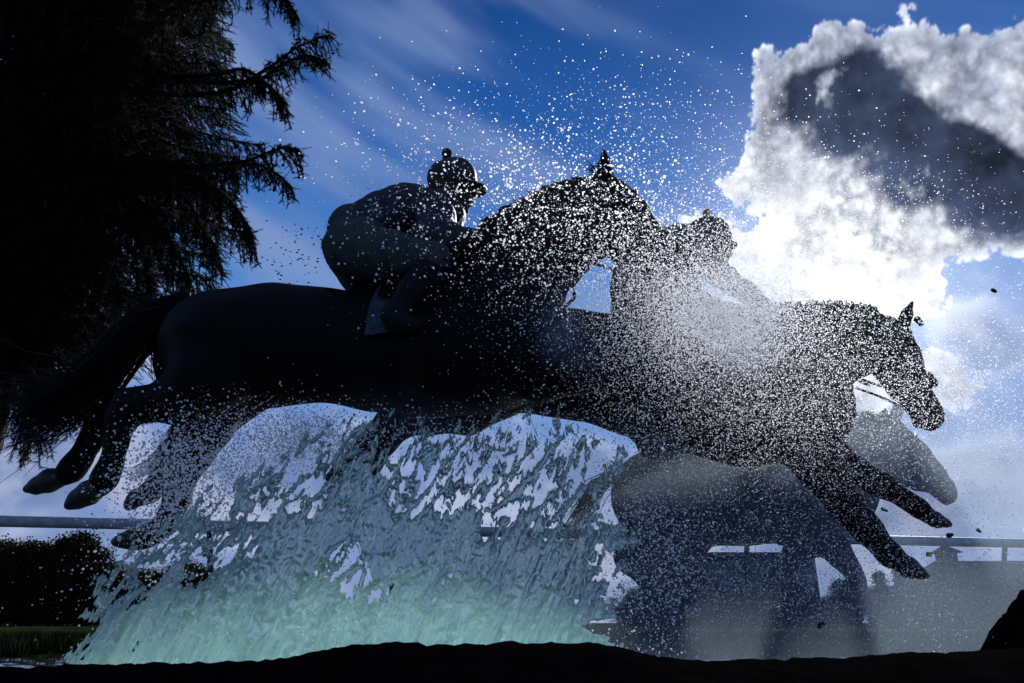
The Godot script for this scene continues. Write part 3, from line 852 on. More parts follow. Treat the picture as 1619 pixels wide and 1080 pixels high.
func make_spruce() -> void:
	var root := thing("spruce_tree", "tall dark spruce with hanging twigs at the left of the water jump", "tree", Vector3(-5.6, 0, -7.4))
	var bark := solid("bark", lin(.014, .012, .011), 0.95, 0.8, 2.0, 0.15)
	var t := Soup.new()
	var tp := []
	var tr := []
	for k in 15:
		var h := k * 1.05
		tp.append(Vector3(-5.6 + 0.05 * sin(h), h, -7.4 + 0.04 * cos(h * 1.3)))
		tr.append(0.26 * (1.0 - k / 15.5) + 0.02 + (0.14 if k == 0 else 0.0))
	t.tube(tp, tr, 12)
	put("trunk", t.mesh(), bark, root)
	var shoots := []
	# branches read from their tips against the sky
	var seen := [
		[[Vector3(-2.652,7.279,-7),Vector3(-3.031,7.847,-7),Vector3(-3.416,7.742,-7)], 1.0, 1.0], [[Vector3(-2.234,6.98,-7),Vector3(-2.6,6.785,-7),Vector3(-2.942,6.45,-7),Vector3(-3.567,6.078,-7)], 1.1, 0.8], [[Vector3(-2.228,6.502,-6.9),Vector3(-2.474,6.568,-6.9),Vector3(-2.757,6.408,-6.9),Vector3(-3.173,6.177,-6.9)], 0.9, 0.5],
		[[Vector3(-2.569,5.78,-6.8),Vector3(-2.753,6.001,-6.8),Vector3(-3.115,6.273,-6.8),Vector3(-3.578,6.182,-6.8)], 1.2, 0.8], [[Vector3(-2.41,5.244,-6.9),Vector3(-2.624,5.252,-6.9),Vector3(-2.993,5.084,-6.9),Vector3(-3.583,5.026,-6.9),Vector3(-4.305,5.126,-6.9)], 1.1, 0.9], [[Vector3(-2.519,4.941,-7.2),Vector3(-2.777,5.163,-7.2),Vector3(-3.16,5.293,-7.2),Vector3(-3.735,5.206,-7.2)], 0.9, 0.6],
		[[Vector3(-2.688,4.036,-6.7),Vector3(-2.895,4.354,-6.7),Vector3(-3.241,4.665,-6.7),Vector3(-3.673,4.824,-6.7)], 1.3, 1.0], [[Vector3(-3.16,4.027,-7),Vector3(-3.371,4.298,-7),Vector3(-3.642,4.697,-7),Vector3(-4.036,4.944,-7)], 1.2, 1.2], [[Vector3(-3.315,3.59,-6.8),Vector3(-3.493,3.883,-6.8),Vector3(-3.757,4.26,-6.8),Vector3(-4.151,4.571,-6.8)], 1.1, 1.2],
		[[Vector3(-3.833,3.646,-7.1),Vector3(-3.896,3.888,-7.1),Vector3(-4.02,4.276,-7.1),Vector3(-4.212,4.678,-7.1)], 1.7, 0.7], [[Vector3(-4.016,3.422,-6.9),Vector3(-4.171,3.712,-6.9),Vector3(-4.446,4.087,-6.9),Vector3(-4.783,4.396,-6.9)], 1.3, 1.2], [[Vector3(-4.19,3.216,-7),Vector3(-4.439,3.467,-7),Vector3(-4.718,3.837,-7),Vector3(-4.989,4.142,-7)], 1.4, 1.2],
		[[Vector3(-4.338,2.893,-6.8),Vector3(-4.523,3.166,-6.8),Vector3(-4.795,3.518,-6.8),Vector3(-5.077,3.883,-6.8)], 1.4, 1.2], [[Vector3(-4.827,2.594,-7.1),Vector3(-5.005,2.938,-7.1),Vector3(-5.273,3.366,-7.1),Vector3(-5.519,3.812,-7.1)], 1.3, 1.1], [[Vector3(-4.952,2.27,-6.9),Vector3(-5.114,2.595,-6.9),Vector3(-5.395,3.069,-6.9),Vector3(-5.702,3.494,-6.9)], 1.2, 1.0], [[Vector3(-4.425,2.942,-7.3),Vector3(-4.635,3.304,-7.3),Vector3(-4.974,3.756,-7.3),Vector3(-5.308,4.148,-7.3)], 1.4, 1.2],
	]
	for b: Array in seen:
		var line: Array = b[0].duplicate()
		line.reverse()
		var a: Vector3 = line[0]
		line.push_front(Vector3(-5.6, a.y + 0.25 + 0.1 * (a.x + 5.6), -7.4).lerp(a, 0.15))
		spruce_branch(root, line, 0.035, shoots, b[1] * 1.2, b[2], bark)
	# the rest of the crown, whorl by whorl
	var h := 2.9
	var turn := 0.0
	while h < 14.0:
		for k in 8:
			var az := turn + TAU * k / 8.0 + rng.randf_range(-0.3, 0.3)
			var reach := (2.9 - maxf(h - 6.5, 0.0) * 0.33) * rng.randf_range(0.72, 1.0)
			var d := Vector3(cos(az), 0, sin(az))
			# towards the open side the crown keeps behind the branches that are seen there
			var p0 := Vector3(-5.6, h, -7.4)
			var limit := 1.0
			if d.x > 0.3 and h < 9.5: limit = 0.86 if h > 4.6 else 0.62
			if h < 4.2 and d.x > 0.0: limit *= 0.75
			reach *= limit
			spruce_branch(root, [p0 + d * 0.1, p0 + d * reach * 0.35 + Vector3(0, -0.04, 0), p0 + d * reach * 0.7 + Vector3(0, -0.3, 0), p0 + d * reach + Vector3(0, -0.34, 0)], 0.03, shoots, 1.9, 1.15, bark)
		turn += 0.7
		h += 0.36
	# the dark inside of the crown
	for k in 34000:
		var y := rng.randf_range(3.3, 13.5)
		var wide := (2.55 - maxf(y - 6.5, 0.0) * 0.3) * (0.62 if y < 4.6 else 0.85)
		var a := rng.randf() * TAU
		var q := sqrt(rng.randf()) * wide
		if y < 5.2 and rng.randf() < 0.55: continue
		var dir := Vector3(cos(a), rng.randf_range(-1.6, 0.1), sin(a))
		shoots.append(aim(Vector3(-5.6 + cos(a) * q, y - 0.12 * q * q, -7.4 + sin(a) * q), dir, rng.randf_range(0.12, 0.24), rng.randf_range(0.25, 0.45)))
	var crown := many("crown", shoot_mesh(), solid("needles", lin(.010, .016, .009), 0.8, 0.5, 3.0, 0.15), shoots, root)

var leaf_clump: ArrayMesh
func leafy_tree(at: Vector3, h: float, w: float, label: String, group: String, mat: Material, seed_: int, cone := false, called := "broadleaf_tree") -> void:
	var root := thing("conifer" if cone else called, label, "bush" if called == "bush" else "tree", at, group)
	rng.seed = seed_
	var bark := solid("bark", lin(.014, .012, .011), 0.95, 0.8, 2.0, 0.15)
	var s := Soup.new()
	s.tube([at, at + Vector3(0.05, h * 0.4, 0), at + Vector3(0, h * 0.92, 0)], [h * 0.025, h * 0.018, 0.02], 7)
	var tips := []
	for k in 16:
		var y := rng.randf_range(0.18, 0.95)
		var a := rng.randf() * TAU
		var wide := (1.0 - y) * 1.05 if cone else sqrt(maxf(0.05, 1.0 - pow(absf(y - 0.55) / 0.5, 2.0)))
		var e := at + Vector3(cos(a) * w * wide * 0.42, y * h, sin(a) * w * wide * 0.42)
		var st := at + Vector3(0, y * h * (0.95 if cone else 0.55), 0)
		s.tube([st, st.lerp(e, 0.5) + Vector3(0, 0.1, 0), e], [h * 0.008, h * 0.006, 0.01], 4)
		tips.append(e)
	put("trunk", s.mesh(), bark, root)
	var list := []
	var gap := noise(seed_, 1.6 / w, 2)
	for k in 2200:
		var y := rng.randf_range(0.03, 1.0)
		var a := rng.randf() * TAU
		var wide := (1.0 - y) * 1.05 + 0.03 if cone else sqrt(maxf(0.0, 1.0 - pow((y - 0.5) / 0.52, 2.0)))
		var r := sqrt(rng.randf()) * w * 0.5 * wide
		var p := at + Vector3(cos(a) * r, y * h, sin(a) * r)
		p += (tips[k % tips.size()] - p) * rng.randf_range(0.0, 0.45)
		if gap.get_noise_3dv(p) < -0.12: continue
		var sc := rng.randf_range(0.6, 1.25) * h * 0.05
		list.append(Transform3D(Basis.from_euler(Vector3(rng.randf() * 6.0, rng.randf() * 6.0, rng.randf() * 6.0)).scaled(Vector3.ONE * sc), p))
	many("crown", leaf_clump, mat, list, root)

func make_leaf_clump() -> void:
	rng.seed = 404
	var s := Soup.new()
	for k in 26:
		var p := Vector3(rng.randfn(), rng.randfn(), rng.randfn()) * 0.75
		var d := Vector3(rng.randfn(), rng.randfn(), rng.randfn()).normalized()
		var e := d.cross(Vector3(rng.randfn(), rng.randfn(), rng.randfn())).normalized()
		s.tri(p - d * 0.32, p + e * 0.22, p + d * 0.32)
		s.tri(p - d * 0.32, p + d * 0.32, p - e * 0.2 + d.cross(e) * 0.06)
	leaf_clump = s.mesh()

# ------------------------------------------------------------------ water
func drop_mesh() -> SphereMesh:
	var m := SphereMesh.new()
	m.radius = 1.0
	m.height = 2.0
	m.radial_segments = 8
	m.rings = 5
	return m

func cloud_of_drops(list: Array, at: Vector3, s: Vector3, n: int, r0: float, r1: float, power := 2.0) -> void:
	for k in n:
		var p := at + Vector3(rng.randfn() * s.x, rng.randfn() * s.y, rng.randfn() * s.z)
		if p.y < 0.05: continue
		var r := lerpf(r0, r1, pow(rng.randf(), power))
		var q := Vector3(r, r * rng.randf_range(0.8, 1.3), r)
		list.append(Transform3D(Basis.from_euler(Vector3(0, 0, rng.randf() * 3.0)).scaled_local(q), p))

func water_mat(key: String, c: Color, a: float, rough: float, back: Color) -> StandardMaterial3D:
	var m := StandardMaterial3D.new()
	m.resource_name = key
	m.albedo_color = Color(c.r, c.g, c.b, a)
	m.roughness = rough
	m.refraction_enabled = true
	m.refraction_scale = 0.033
	if back.a > 0.0:
		m.backlight_enabled = true
		m.backlight = back
	return m

func curve(list: Array, x: float) -> float:
	for k in list.size() - 1:
		if x < list[k + 1].x: return lerpf(list[k].y, list[k + 1].y, smoothstep(list[k].x, list[k + 1].x, x))
	return list[-1].y

func make_sheet() -> void:
	# the wall of water that the horses have kicked up, thrown forward and to the right
	var nu := 520
	var nv := 300
	var n1 := noise(3, 1.0, 4)
	var n2 := noise(13, 1.0, 3)
	var n3 := noise(17, 1.0, 1, FastNoiseLite.TYPE_CELLULAR)
	n3.cellular_return_type = FastNoiseLite.RETURN_DISTANCE2_SUB
	var n4 := noise(23, 1.0, 1, FastNoiseLite.TYPE_CELLULAR)
	n4.cellular_return_type = FastNoiseLite.RETURN_DISTANCE
	var tops := [Vector2(0, .3), Vector2(.03, .40), Vector2(.1, .55), Vector2(.18, .68), Vector2(.27, .80), Vector2(.36, .88), Vector2(.5, .93), Vector2(.8, .93), Vector2(.95, .9), Vector2(1, .72)]
	var front := PackedVector3Array()
	var back := PackedVector3Array()
	var thick := PackedFloat32Array()
	for j in nv + 1:
		var v := float(j) / nv
		for i in nu + 1:
			var u := float(i) / nu
			var h := curve(tops, u) * (1.0 + 0.05 * n1.get_noise_2d(u * 14.0, 3.0) + 0.05 * n2.get_noise_2d(u * 50.0, 7.0))
			var y := -0.06 + v * (h + 0.06)
			var lean := 0.10 * v * smoothstep(0.0, 0.35, u) - 0.05 * v * (1.0 - smoothstep(0.0, 0.3, u))
			var x := lerpf(-1.27, 0.33, u) + lean + 0.012 * n1.get_noise_2d(v * 7.0, u * 9.0 + 50.0)
			var bulge := 0.16 * sin(PI * clampf(u, 0.0, 1.0)) + 0.10 * sin(PI * 2.0 * u + 0.5) * (1.0 - v)
			# ribs that run along the flow, up and to the right, and small lumps
			var flow := x * 1.0 - y * 0.42
			var ribs := n1.get_noise_2d(flow * 11.0, y * 1.8)
			var fineribs := n2.get_noise_2d(flow * 34.0, y * 6.0)
			var lumps := n2.get_noise_2d(x * 12.0 + 2.0 * ribs, y * 10.0)
			var tiny := n2.get_noise_2d(x * 42.0 + 30.0, y * 34.0)
			var z := -2.3 + bulge + 0.035 * ribs + 0.005 * lumps
			var patch := n1.get_noise_2d(u * 5.0 + 20.0, v * 4.0)
			var cell := 1.0 + n3.get_noise_2d((flow + 0.03 * ribs) * 17.0 + 0.6 * lumps, y * 8.0 + 0.6 * lumps)
			var vein := 1.0 - smoothstep(0.05, 0.22, cell)  # 1 on the cords of water between the cells
			var bubble := maxf(0.0, 0.45 + n4.get_noise_2d(x * 20.0, y * 17.0)) * smoothstep(-0.25, 0.35, n1.get_noise_2d(u * 4.0 - 9.0, v * 3.0))
			var torn := smoothstep(0.26, 0.86, v + 0.8 * patch) * smoothstep(0.22, 0.42, v)
			var t := 0.009 + 0.035 * pow(1.0 - v, 1.5) * (0.8 + 0.5 * ribs) + 0.0035 * lumps + 0.0016 * fineribs + 0.0028 * tiny + 0.006 * bubble
			t += torn * (0.034 * vein - 0.027)
			t -= 0.05 * smoothstep(0.86, 1.0, v + 0.12 * lumps + 0.1 * fineribs)
			var ragged := 0.10 * n1.get_noise_2d(3.0, y * 7.0) + 0.05 * n2.get_noise_2d(9.0, y * 22.0) + 0.03 * lumps
			t -= 0.06 * smoothstep(0.92, 1.0, u + ragged) + 0.06 * smoothstep(0.955, 1.0, 1.0 - u + 0.6 * ragged)
			t = maxf(t, 0.0)
			thick.append(t)
			x *= 1.08
			y = 0.28 + (y - 0.28) * 1.08
			z -= 0.2
			front.append(Vector3(x, y, z + t * 0.5 + 0.0028 * (tiny + 0.5 * fineribs) * minf(1.0, t * 60.0)))
			back.append(Vector3(x, y, z - t * 0.5 - 0.0035 * n2.get_noise_2d(flow * 16.0 - 20.0, y * 9.0) * minf(1.0, t * 60.0)))
	var st := SurfaceTool.new()
	st.begin(Mesh.PRIMITIVE_TRIANGLES)
	var w := nu + 1
	var idf := PackedInt32Array()
	var idb := PackedInt32Array()
	idf.resize(front.size())
	idb.resize(front.size())
	idf.fill(-1)
	var count := 0
	for j in nv:
		for i in nu:
			var a := i + j * w
			if thick[a] + thick[a + 1] + thick[a + w] + thick[a + w + 1] <= 0.0: continue
			for q in [a, a + 1, a + w, a + w + 1]:
				if idf[q] < 0:
					idf[q] = count
					st.add_vertex(front[q])
					count += 1
					if thick[q] > 0.0:
						idb[q] = count
						st.add_vertex(back[q])
						count += 1
					else:
						idb[q] = idf[q]
			for q in [a, a + w, a + w + 1, a, a + w + 1, a + 1]: st.add_index(idf[q])
			for q in [a, a + w + 1, a + w, a, a + 1, a + w + 1]: st.add_index(idb[q])
	st.generate_normals()
	var o := put("water_splash", st.commit(), water_mat("splash", Color(.80, .87, .86), .24, 0.02, Color(.36, .48, .455, 1)))
	tag(o, "tall torn sheet of green-grey splashing water below the nearest horse", "splash")

func fog(called: String, at: Vector3, size: Vector3, density: float, parent: Node3D) -> FogVolume:
	var f := FogVolume.new()
	f.shape = RenderingServer.FOG_VOLUME_SHAPE_ELLIPSOID
	f.size = size
	var m := FogMaterial.new()
	m.density = density
	m.albedo = Color(.82, .92, 1.0)
	f.material = m
	place(f, called, parent)
	f.position = at
	f.rotation = Vector3(0, 0, rng.randf_range(-.6, .6)) if parent != self else Vector3.ZERO
	return f

func mist(called: String, at: Vector3, size: Vector3, density: float, label: String, n := 6) -> void:
	var f := thing(called, label, "mist", at)
	f.set_meta("kind", "stuff")
	fog("veil", Vector3.ZERO, size, density * (0.14 if n > 4 else 0.46), f)      # a thin veil with thicker wisps in it
	for k in n:                                            # the wisps stay well inside the veil
		var s := size * rng.randf_range(0.35, 0.75)
		var q := Vector3(rng.randfn() * size.x, rng.randfn() * size.y, rng.randfn() * size.z * 0.5) * 0.17
		fog("wisp", q, Vector3(s.x, s.y * rng.randf_range(.6, 1.0), size.z * 0.7), density * (0.27 if n > 4 else 0.08), f)

func make_water() -> void:
	make_sheet()
	var glass := water_mat("drops", Color(.97, .98, 1.0), .5, 0.15, Color(1, 1, 1, 1))
	var px := 0.0013                                       # one picture element of the photograph at 1.45 m
	var near := []
	cloud_of_drops(near, Vector3(0.13,1.153,-1.45), Vector3(.15, .10, .10), 1700, 0.5 * px, 2.1 * px, 3.0)
	cloud_of_drops(near, Vector3(0.248,1.064,-1.45), Vector3(.12, .09, .10), 1800, 0.5 * px, 1.9 * px, 3.0)
	cloud_of_drops(near, Vector3(-0.1,1.137,-1.45), Vector3(.16, .10, .08), 800, 0.5 * px, 2.2 * px, 2.5)
	cloud_of_drops(near, Vector3(0.218,1.389,-1.5), Vector3(.27, .10, .10), 1900, 0.4 * px, 1.7 * px, 3.0)
	cloud_of_drops(near, Vector3(-0.256,1.244,-1.5), Vector3(.11, .12, .08), 420, 0.7 * px, 2.3 * px)
	cloud_of_drops(near, Vector3(0.097,0.94,-1.45), Vector3(.14, .07, .10), 600, 0.5 * px, 1.4 * px)
	for k in 26:                                           # strings and knots of drops within the spray
		var c: Vector3 = Vector3(0.13,1.162,-1.45) + Vector3(rng.randfn() * .17, rng.randfn() * .09, rng.randfn() * .08)
		var go := Vector3(rng.randf_range(.3, 1.0), rng.randf_range(-.2, .9), rng.randfn() * .3).normalized()
		for j in rng.randi_range(5, 16):
			cloud_of_drops(near, c + go * j * 0.0045, Vector3(.002, .002, .002), 1, 0.5 * px, 2.2 * px, 2.0)
	tag(many("spray_drops", drop_mesh(), glass, near), "big bright drops flying over the jockey and head of the nearest horse", "water drops")
	var far := []
	px = 0.00138
	cloud_of_drops(far, Vector3(0.361,0.959,-1.6), Vector3(.16, .12, .10), 5000, 0.45 * px, 1.4 * px, 2.5)
	cloud_of_drops(far, Vector3(0.582,0.801,-1.75), Vector3(.22, .13, .1), 12000, 0.4 * px, 1.15 * px, 2.5)
	cloud_of_drops(far, Vector3(0.733,1.226,-1.75), Vector3(.24, .11, .12), 11000, 0.4 * px, 1.2 * px, 2.5)
	cloud_of_drops(far, Vector3(0.877,0.867,-1.75), Vector3(.18, .13, .1), 7000, 0.35 * px, 1.1 * px, 2.5)
	cloud_of_drops(far, Vector3(0.545,1.019,-1.7), Vector3(.13, .075, .10), 24000, 0.45 * px, 1.25 * px, 2.5)
	cloud_of_drops(far, Vector3(0.365,0.967,-1.7), Vector3(.12, .1, .10), 3000, 0.45 * px, 1.3 * px, 2.5)
	cloud_of_drops(far, Vector3(0.922,0.637,-1.8), Vector3(.2, .14, .1), 4000, 0.35 * px, 1.1 * px, 2.5)
	cloud_of_drops(far, Vector3(0.554,0.56,-1.8), Vector3(.24, .12, .1), 7000, 0.35 * px, 1.1 * px, 2.5)
	cloud_of_drops(far, Vector3(1.177,0.799,-1.8), Vector3(.14, .17, .12), 4500, 0.4 * px, 1.1 * px, 2.5)
	cloud_of_drops(far, Vector3(0.694,0.356,-1.8), Vector3(.34, .07, .15), 9000, 0.4 * px, 1.2 * px, 2.5)
	tag(many("fine_spray", drop_mesh(), glass, far), "dense fine spray over the second and third horses", "water drops")
	var low := []
	px = 0.0023
	cloud_of_drops(low, Vector3(-1.115,0.737,-2.65), Vector3(.14, .11, .1), 2600, 0.5 * px, 2.1 * px, 3.0)
	cloud_of_drops(low, Vector3(-1.237,0.807,-2.6), Vector3(.09, .10, .1), 2600, 0.4 * px, 2.0 * px, 3.0)
	cloud_of_drops(low, Vector3(-0.956,0.831,-2.55), Vector3(.12, .09, .1), 2200, 0.4 * px, 1.6 * px, 3.0)
	cloud_of_drops(low, Vector3(-0.813,0.959,-2.8), Vector3(.13, .06, .05), 4200, 0.5 * px, 1.7 * px, 2.5)
	cloud_of_drops(low, Vector3(-1.163,0.544,-2.5), Vector3(.09, .1, .08), 1300, 0.5 * px, 2.2 * px, 3.0)
	cloud_of_drops(low, Vector3(-0.159,0.911,-2.6), Vector3(.4, .06, .1), 1800, 0.5 * px, 1.4 * px, 2.5)
	cloud_of_drops(low, Vector3(0.444,0.534,-2.4), Vector3(.1, .2, .1), 3200, 0.4 * px, 1.6 * px, 3.0)
	cloud_of_drops(low, Vector3(-0.862,0.355,-2.2), Vector3(.28, .1, .06), 300, 0.5 * px, 1.5 * px, 3.0)
	cloud_of_drops(low, Vector3(-0.469,0.5,-2.25), Vector3(.36, .16, .03), 1500, 0.4 * px, 1.5 * px, 3.5)
	tag(many("splash_drops", drop_mesh(), glass, low), "glittering drops thrown off the top and both ends of the splash", "water drops")
	mist("mist", Vector3(0.643,1.17,-2), Vector3(.42, .30, .3), 1.3, "white mist in front of the second horse's shoulder")
	mist("mist", Vector3(0.673,1.068,-1.95), Vector3(.26, .34, .3), 1.4, "steep plume of white mist over the second horse's withers")
	mist("mist", Vector3(0.218,1.305,-2.6), Vector3(.24, .46, .3), 1.0, "thin upright plume of mist by the nearest horse's chest")
	mist("mist", Vector3(1.178,1.479,-3.38), Vector3(1.0, .7, .28), 0.6, "mist between the nearest horse's forelegs and the second horse")
	mist("mist", Vector3(2.056,0.589,-4.2), Vector3(6.6, 2.0, .75), 0.75, "pale mist hanging between the second and third horses", 4)
	mist("mist", Vector3(-0.113,0.888,-2.6), Vector3(1.2, .35, .4), 0.22, "thin mist under the belly of the nearest horse")
	# mud and leaves thrown up
	var mud := solid("mud", lin(.02, .017, .014), 0.9)
	var spots := [[[1.739,1.496,-2.9,0.014,1.751,1.476,-2.9,0.011], "black clod of mud flying before the second horse's ears"], [[2.097,1.634,-2.9,0.008,2.104,1.628,-2.9,0.008], "small clod of mud high against the blue at the right"],
		[[-1.946,0.96,-2.9,0.01,-1.935,0.968,-2.9,0.008], "clod of mud by the hind hooves at the left"], [[1.404,0.677,-2.9,0.007,1.407,0.67,-2.9,0.005], "upper clod of mud under the raised foreleg"], [[1.446,0.694,-2.9,0.007,1.458,0.689,-2.9,0.005], "clod of mud just under the second horse's knee"],
		[[1.681,0.594,-2.9,0.01,1.694,0.598,-2.9,0.007], "clod of mud in front of the rail at the right"], [[1.798,0.615,-2.9,0.007,1.804,0.61,-2.9,0.005], "clod of mud just over the rail at the far right"], [[1.133,0.269,-2.9,0.009,1.146,0.278,-2.9,0.009], "clod of mud low over the grass at the right"]]
	for k in spots.size():
		var s := Soup.new()
		flesh(s, [[spots[k][0], 0.006]], 0.003, 0.0, noise(k, 90.0, 2), 0.004)
		tag(put("mud_clod", s.mesh(), mud), spots[k][1], "mud clod", "clods of mud in the air")
	var bits := []
	for k in 90:
		var p: Vector3 = Vector3(-0.968,1.811,-2.95) + Vector3(rng.randfn() * .09, rng.randfn() * .08, rng.randfn() * .08)
		bits.append(Transform3D(Basis.from_euler(Vector3(rng.randf(), rng.randf(), rng.randf()) * 6.0).scaled(Vector3(1, .6, .8) * rng.randf_range(.002, .006)), p))
	tag(many("mud_specks", drop_mesh(), mud, bits), "dark specks of mud flying behind the nearest jockey", "mud specks")
	var lf := Soup.new()
	var c: Vector3 = Vector3(1.589,0.523,-2.9)
	lf.quad(c + Vector3(-.012, -.006, 0), c + Vector3(-.008, .01, .004), c + Vector3(.011, .008, 0), c + Vector3(.009, -.009, .005))
	lf.quad(c + Vector3(-.012, -.006, -.001), c + Vector3(.009, -.009, .004), c + Vector3(.011, .008, -.001), c + Vector3(-.008, .01, .003))
	tag(put("leaf", lf.mesh(), solid("leaf", lin(.3, .28, .04), 0.6)), "small yellow leaf blowing below the rail at the right", "leaf")


func heightfield(called: String, lo: Vector2, hi: Vector2, nx: int, nz: int, f: Callable, mat: Material) -> MeshInstance3D:
	var st := SurfaceTool.new()
	st.begin(Mesh.PRIMITIVE_TRIANGLES)
	for j in nz + 1:
		for i in nx + 1:
			var x := lerpf(lo.x, hi.x, float(i) / nx)
			var z := lerpf(lo.y, hi.y, float(j) / nz)
			st.add_vertex(Vector3(x, f.call(x, z), z))
	for j in nz:
		for i in nx:
			var a := i + j * (nx + 1)
			for q in [a, a + 1, a + nx + 2, a, a + nx + 2, a + nx + 1]: st.add_index(q)
	st.generate_normals()
	return struct(called, st.commit(), mat)

func make_setting() -> void:
	var turf := solid("turf", lin(.010, .016, .006), 1.0, 0.9, 1.5, 0.0)
	var soil := solid("soil", lin(.0026, .0025, .0026), 1.0, 0.9, 4.0, 0.0)
	var rough := noise(44, 0.7, 4)
	# one sheet of ground with the pool sunk in it
	heightfield("ground", Vector2(-60, -160), Vector2(60, 30), 120, 190, func(x, z): return 0.07 * rough.get_noise_2d(x, z) + 0.03 if z < -6.6 or z > 1.0 or absf(x) > 9.5 else -0.6, turf)
	var far := Soup.new()
	far.quad(Vector3(-2500, -0.25, 500), Vector3(-2500, -0.25, -3500), Vector3(2500, -0.25, -3500), Vector3(2500, -0.25, 500))
	struct("ground", far.mesh(), turf)
	var ripples := noise(52, 2.2, 3)
	var pool := StandardMaterial3D.new()
	pool.albedo_color = lin(.008, .014, .014)
	pool.roughness = 0.06
	heightfield("water", Vector2(-9.9, -6.9), Vector2(9.9, -0.9), 260, 110, func(x, z): return 0.025 * ripples.get_noise_2d(x, z), pool)
	var lip := [Vector2(-2, .232), Vector2(-.7, .228), Vector2(-.32, .236), Vector2(-.17, .255), Vector2(.08, .256), Vector2(.22, .236), Vector2(.6, .248), Vector2(2, .25)]
	heightfield("bank", Vector2(-2.4, -1.28), Vector2(2.4, 0.9), 420, 150, func(x, z): return (curve(lip, x) + 0.005 * rough.get_noise_2d(x * 14.0, z * 14.0) + 0.005 * rough.get_noise_2d(x * 70.0, z * 70.0)) * smoothstep(-1.28, -0.96, z) * (1.0 - 0.75 * smoothstep(-0.9, -0.35, z)), soil)
	# rounded shoulder of the bank at the right
	heightfield("bank_shoulder", Vector2(0.5, -1.7), Vector2(2.0, -0.8), 150, 90, func(x, z): return (0.2 + 0.25 * smoothstep(0.76, 1.12, x + 0.04 * rough.get_noise_2d(x * 9.0, z * 9.0))) * (1.0 - pow(absf(z + 1.25) / 0.45, 4.0)) + 0.012 * rough.get_noise_2d(x * 40.0, z * 40.0) - 0.02, soil)
	# grass beyond the pool
	rng.seed = 77
	var bl := Soup.new()
	for k in 7:
		var a := k * 2.4
		var o := Vector3(cos(a), 0, sin(a)) * 0.03
		bl.tri(o - Vector3(.006, 0, 0), o + Vector3(.006, 0, 0), o + Vector3(cos(a) * .05, 0.11 + 0.02 * (k % 3), sin(a) * .05))
	var tufts := []
	for k in 14000:
		var z := -6.7 - 9.0 * pow(rng.randf(), 1.6)
		var x := rng.randf_range(-1.0, 1.0) * (6.0 - z * 0.6)
		tufts.append(Transform3D(Basis.from_euler(Vector3(0, rng.randf() * 6.0, 0)).scaled(Vector3(1, rng.randf_range(.5, 1.3), 1)), Vector3(x, 0.07 * rough.get_noise_2d(x, z) + 0.02, z)))
	tag(many("grass", bl.mesh(), solid("blade", lin(.009, .014, .005), 0.95, 0.5, 3.0, 0.05), tufts), "rough grass on the far bank of the pool", "grass")
	# running rail
	var white := solid("rail_white", lin(.3, .32, .36), 0.55, 0.4, 2.0)
	var a: Vector3 = Vector3(-4.449,1.106,-6.5)
	var b: Vector3 = Vector3(5.687,1.1,-8.4)
	b.y = a.y
	var dir := (b - a).normalized()
	var rail := thing("rail", "long pale running rail on posts behind the horses", "rail", Vector3((a.x + b.x) / 2, 0, (a.z + b.z) / 2))
	var rs := Soup.new()
	rs.tube([a - dir * 3.0, a, b, b + dir * 3.0], [0.05, 0.05, 0.05, 0.05], 14)
	put("top_rail", rs.mesh(), white, rail)
	for t in [-0.71, 1.72, 3.37, 5.1, 7.0, 10.08]:
		var p: Vector3 = a + dir * t
		var ps := Soup.new()
		ps.tube([Vector3(p.x, 0, p.z - 0.25), Vector3(p.x, p.y * 0.6, p.z - 0.22), p + Vector3(0, -0.02, -0.02)], [0.03, 0.03, 0.025], 10)
		put("post", ps.mesh(), solid("post_dark", lin(.05, .055, .06), 0.8, 0.5, 2.0, 0.1), rail)
	# trees beyond, left: a dark autumn line; right: grey in the mist
	var olive := solid("olive_leaf", lin(.02, .021, .009), 0.9, 0.5, 0.5, 0.1)
	var rust := solid("rust_leaf", lin(.032, .022, .009), 0.9, 0.5, 0.5, 0.1)
	var L := [[-20, 852, 95, "leftmost dark tree of the line at the left edge"], [28, 866, 70, "low dark tree beside the leftmost tree of the far line"], [62, 858, 60, "broad dark tree in the middle of the left line, under the tail"], [100, 876, 50, "low bushy tree left of the tallest tree in the far line"],
		[118, 842, 58, "tallest autumn tree of the left line, under the hooves"], [150, 865, 50, "brownish tree right of the tallest one, behind the rail"], [185, 892, 52, "small rusty tree behind the left end of the splash"]]
	for k in L.size():
		var top := spot(L[k][0], L[k][1], 58.0)
		leafy_tree(Vector3(top.x, 0, top.z), top.y, L[k][2] * 0.1, L[k][3], "trees beyond the course", rust if k % 2 else olive, 100 + k)
	var R := [[1385, 900, 40, "small dim conifer under the foreleg of the second horse", true], [1425, 880, 34, "narrow dim tree right of the lowered forehoof", true], [1478, 892, 44, "pointed dim conifer left of the cupola", true], [1335, 918, 46, "round dim bush between the horses' forelegs", false], [1445, 918, 50, "low round dim tree below the lowered forehoof", false], [1230, 905, 60, "dim tree by the flat roof, behind the third horse", false]]
	for k in R.size():
		var top := spot(R[k][0], R[k][1], 50.0)
		leafy_tree(Vector3(top.x, 0, top.z), top.y, R[k][2] * 0.055, R[k][3], "trees beyond the course", olive, 200 + k, R[k][4])
	var bushes := [[1010, 930, 70], [1055, 905, 75], [1105, 925, 70], [1150, 940, 60], [1200, 930, 64], [1255, 945, 60], [1312, 940, 60], [1365, 925, 60], [1420, 940, 56], [1475, 925, 60], [1535, 945, 66], [1590, 918, 70], [230, 900, 70], [300, 890, 80], [390, 905, 80]]
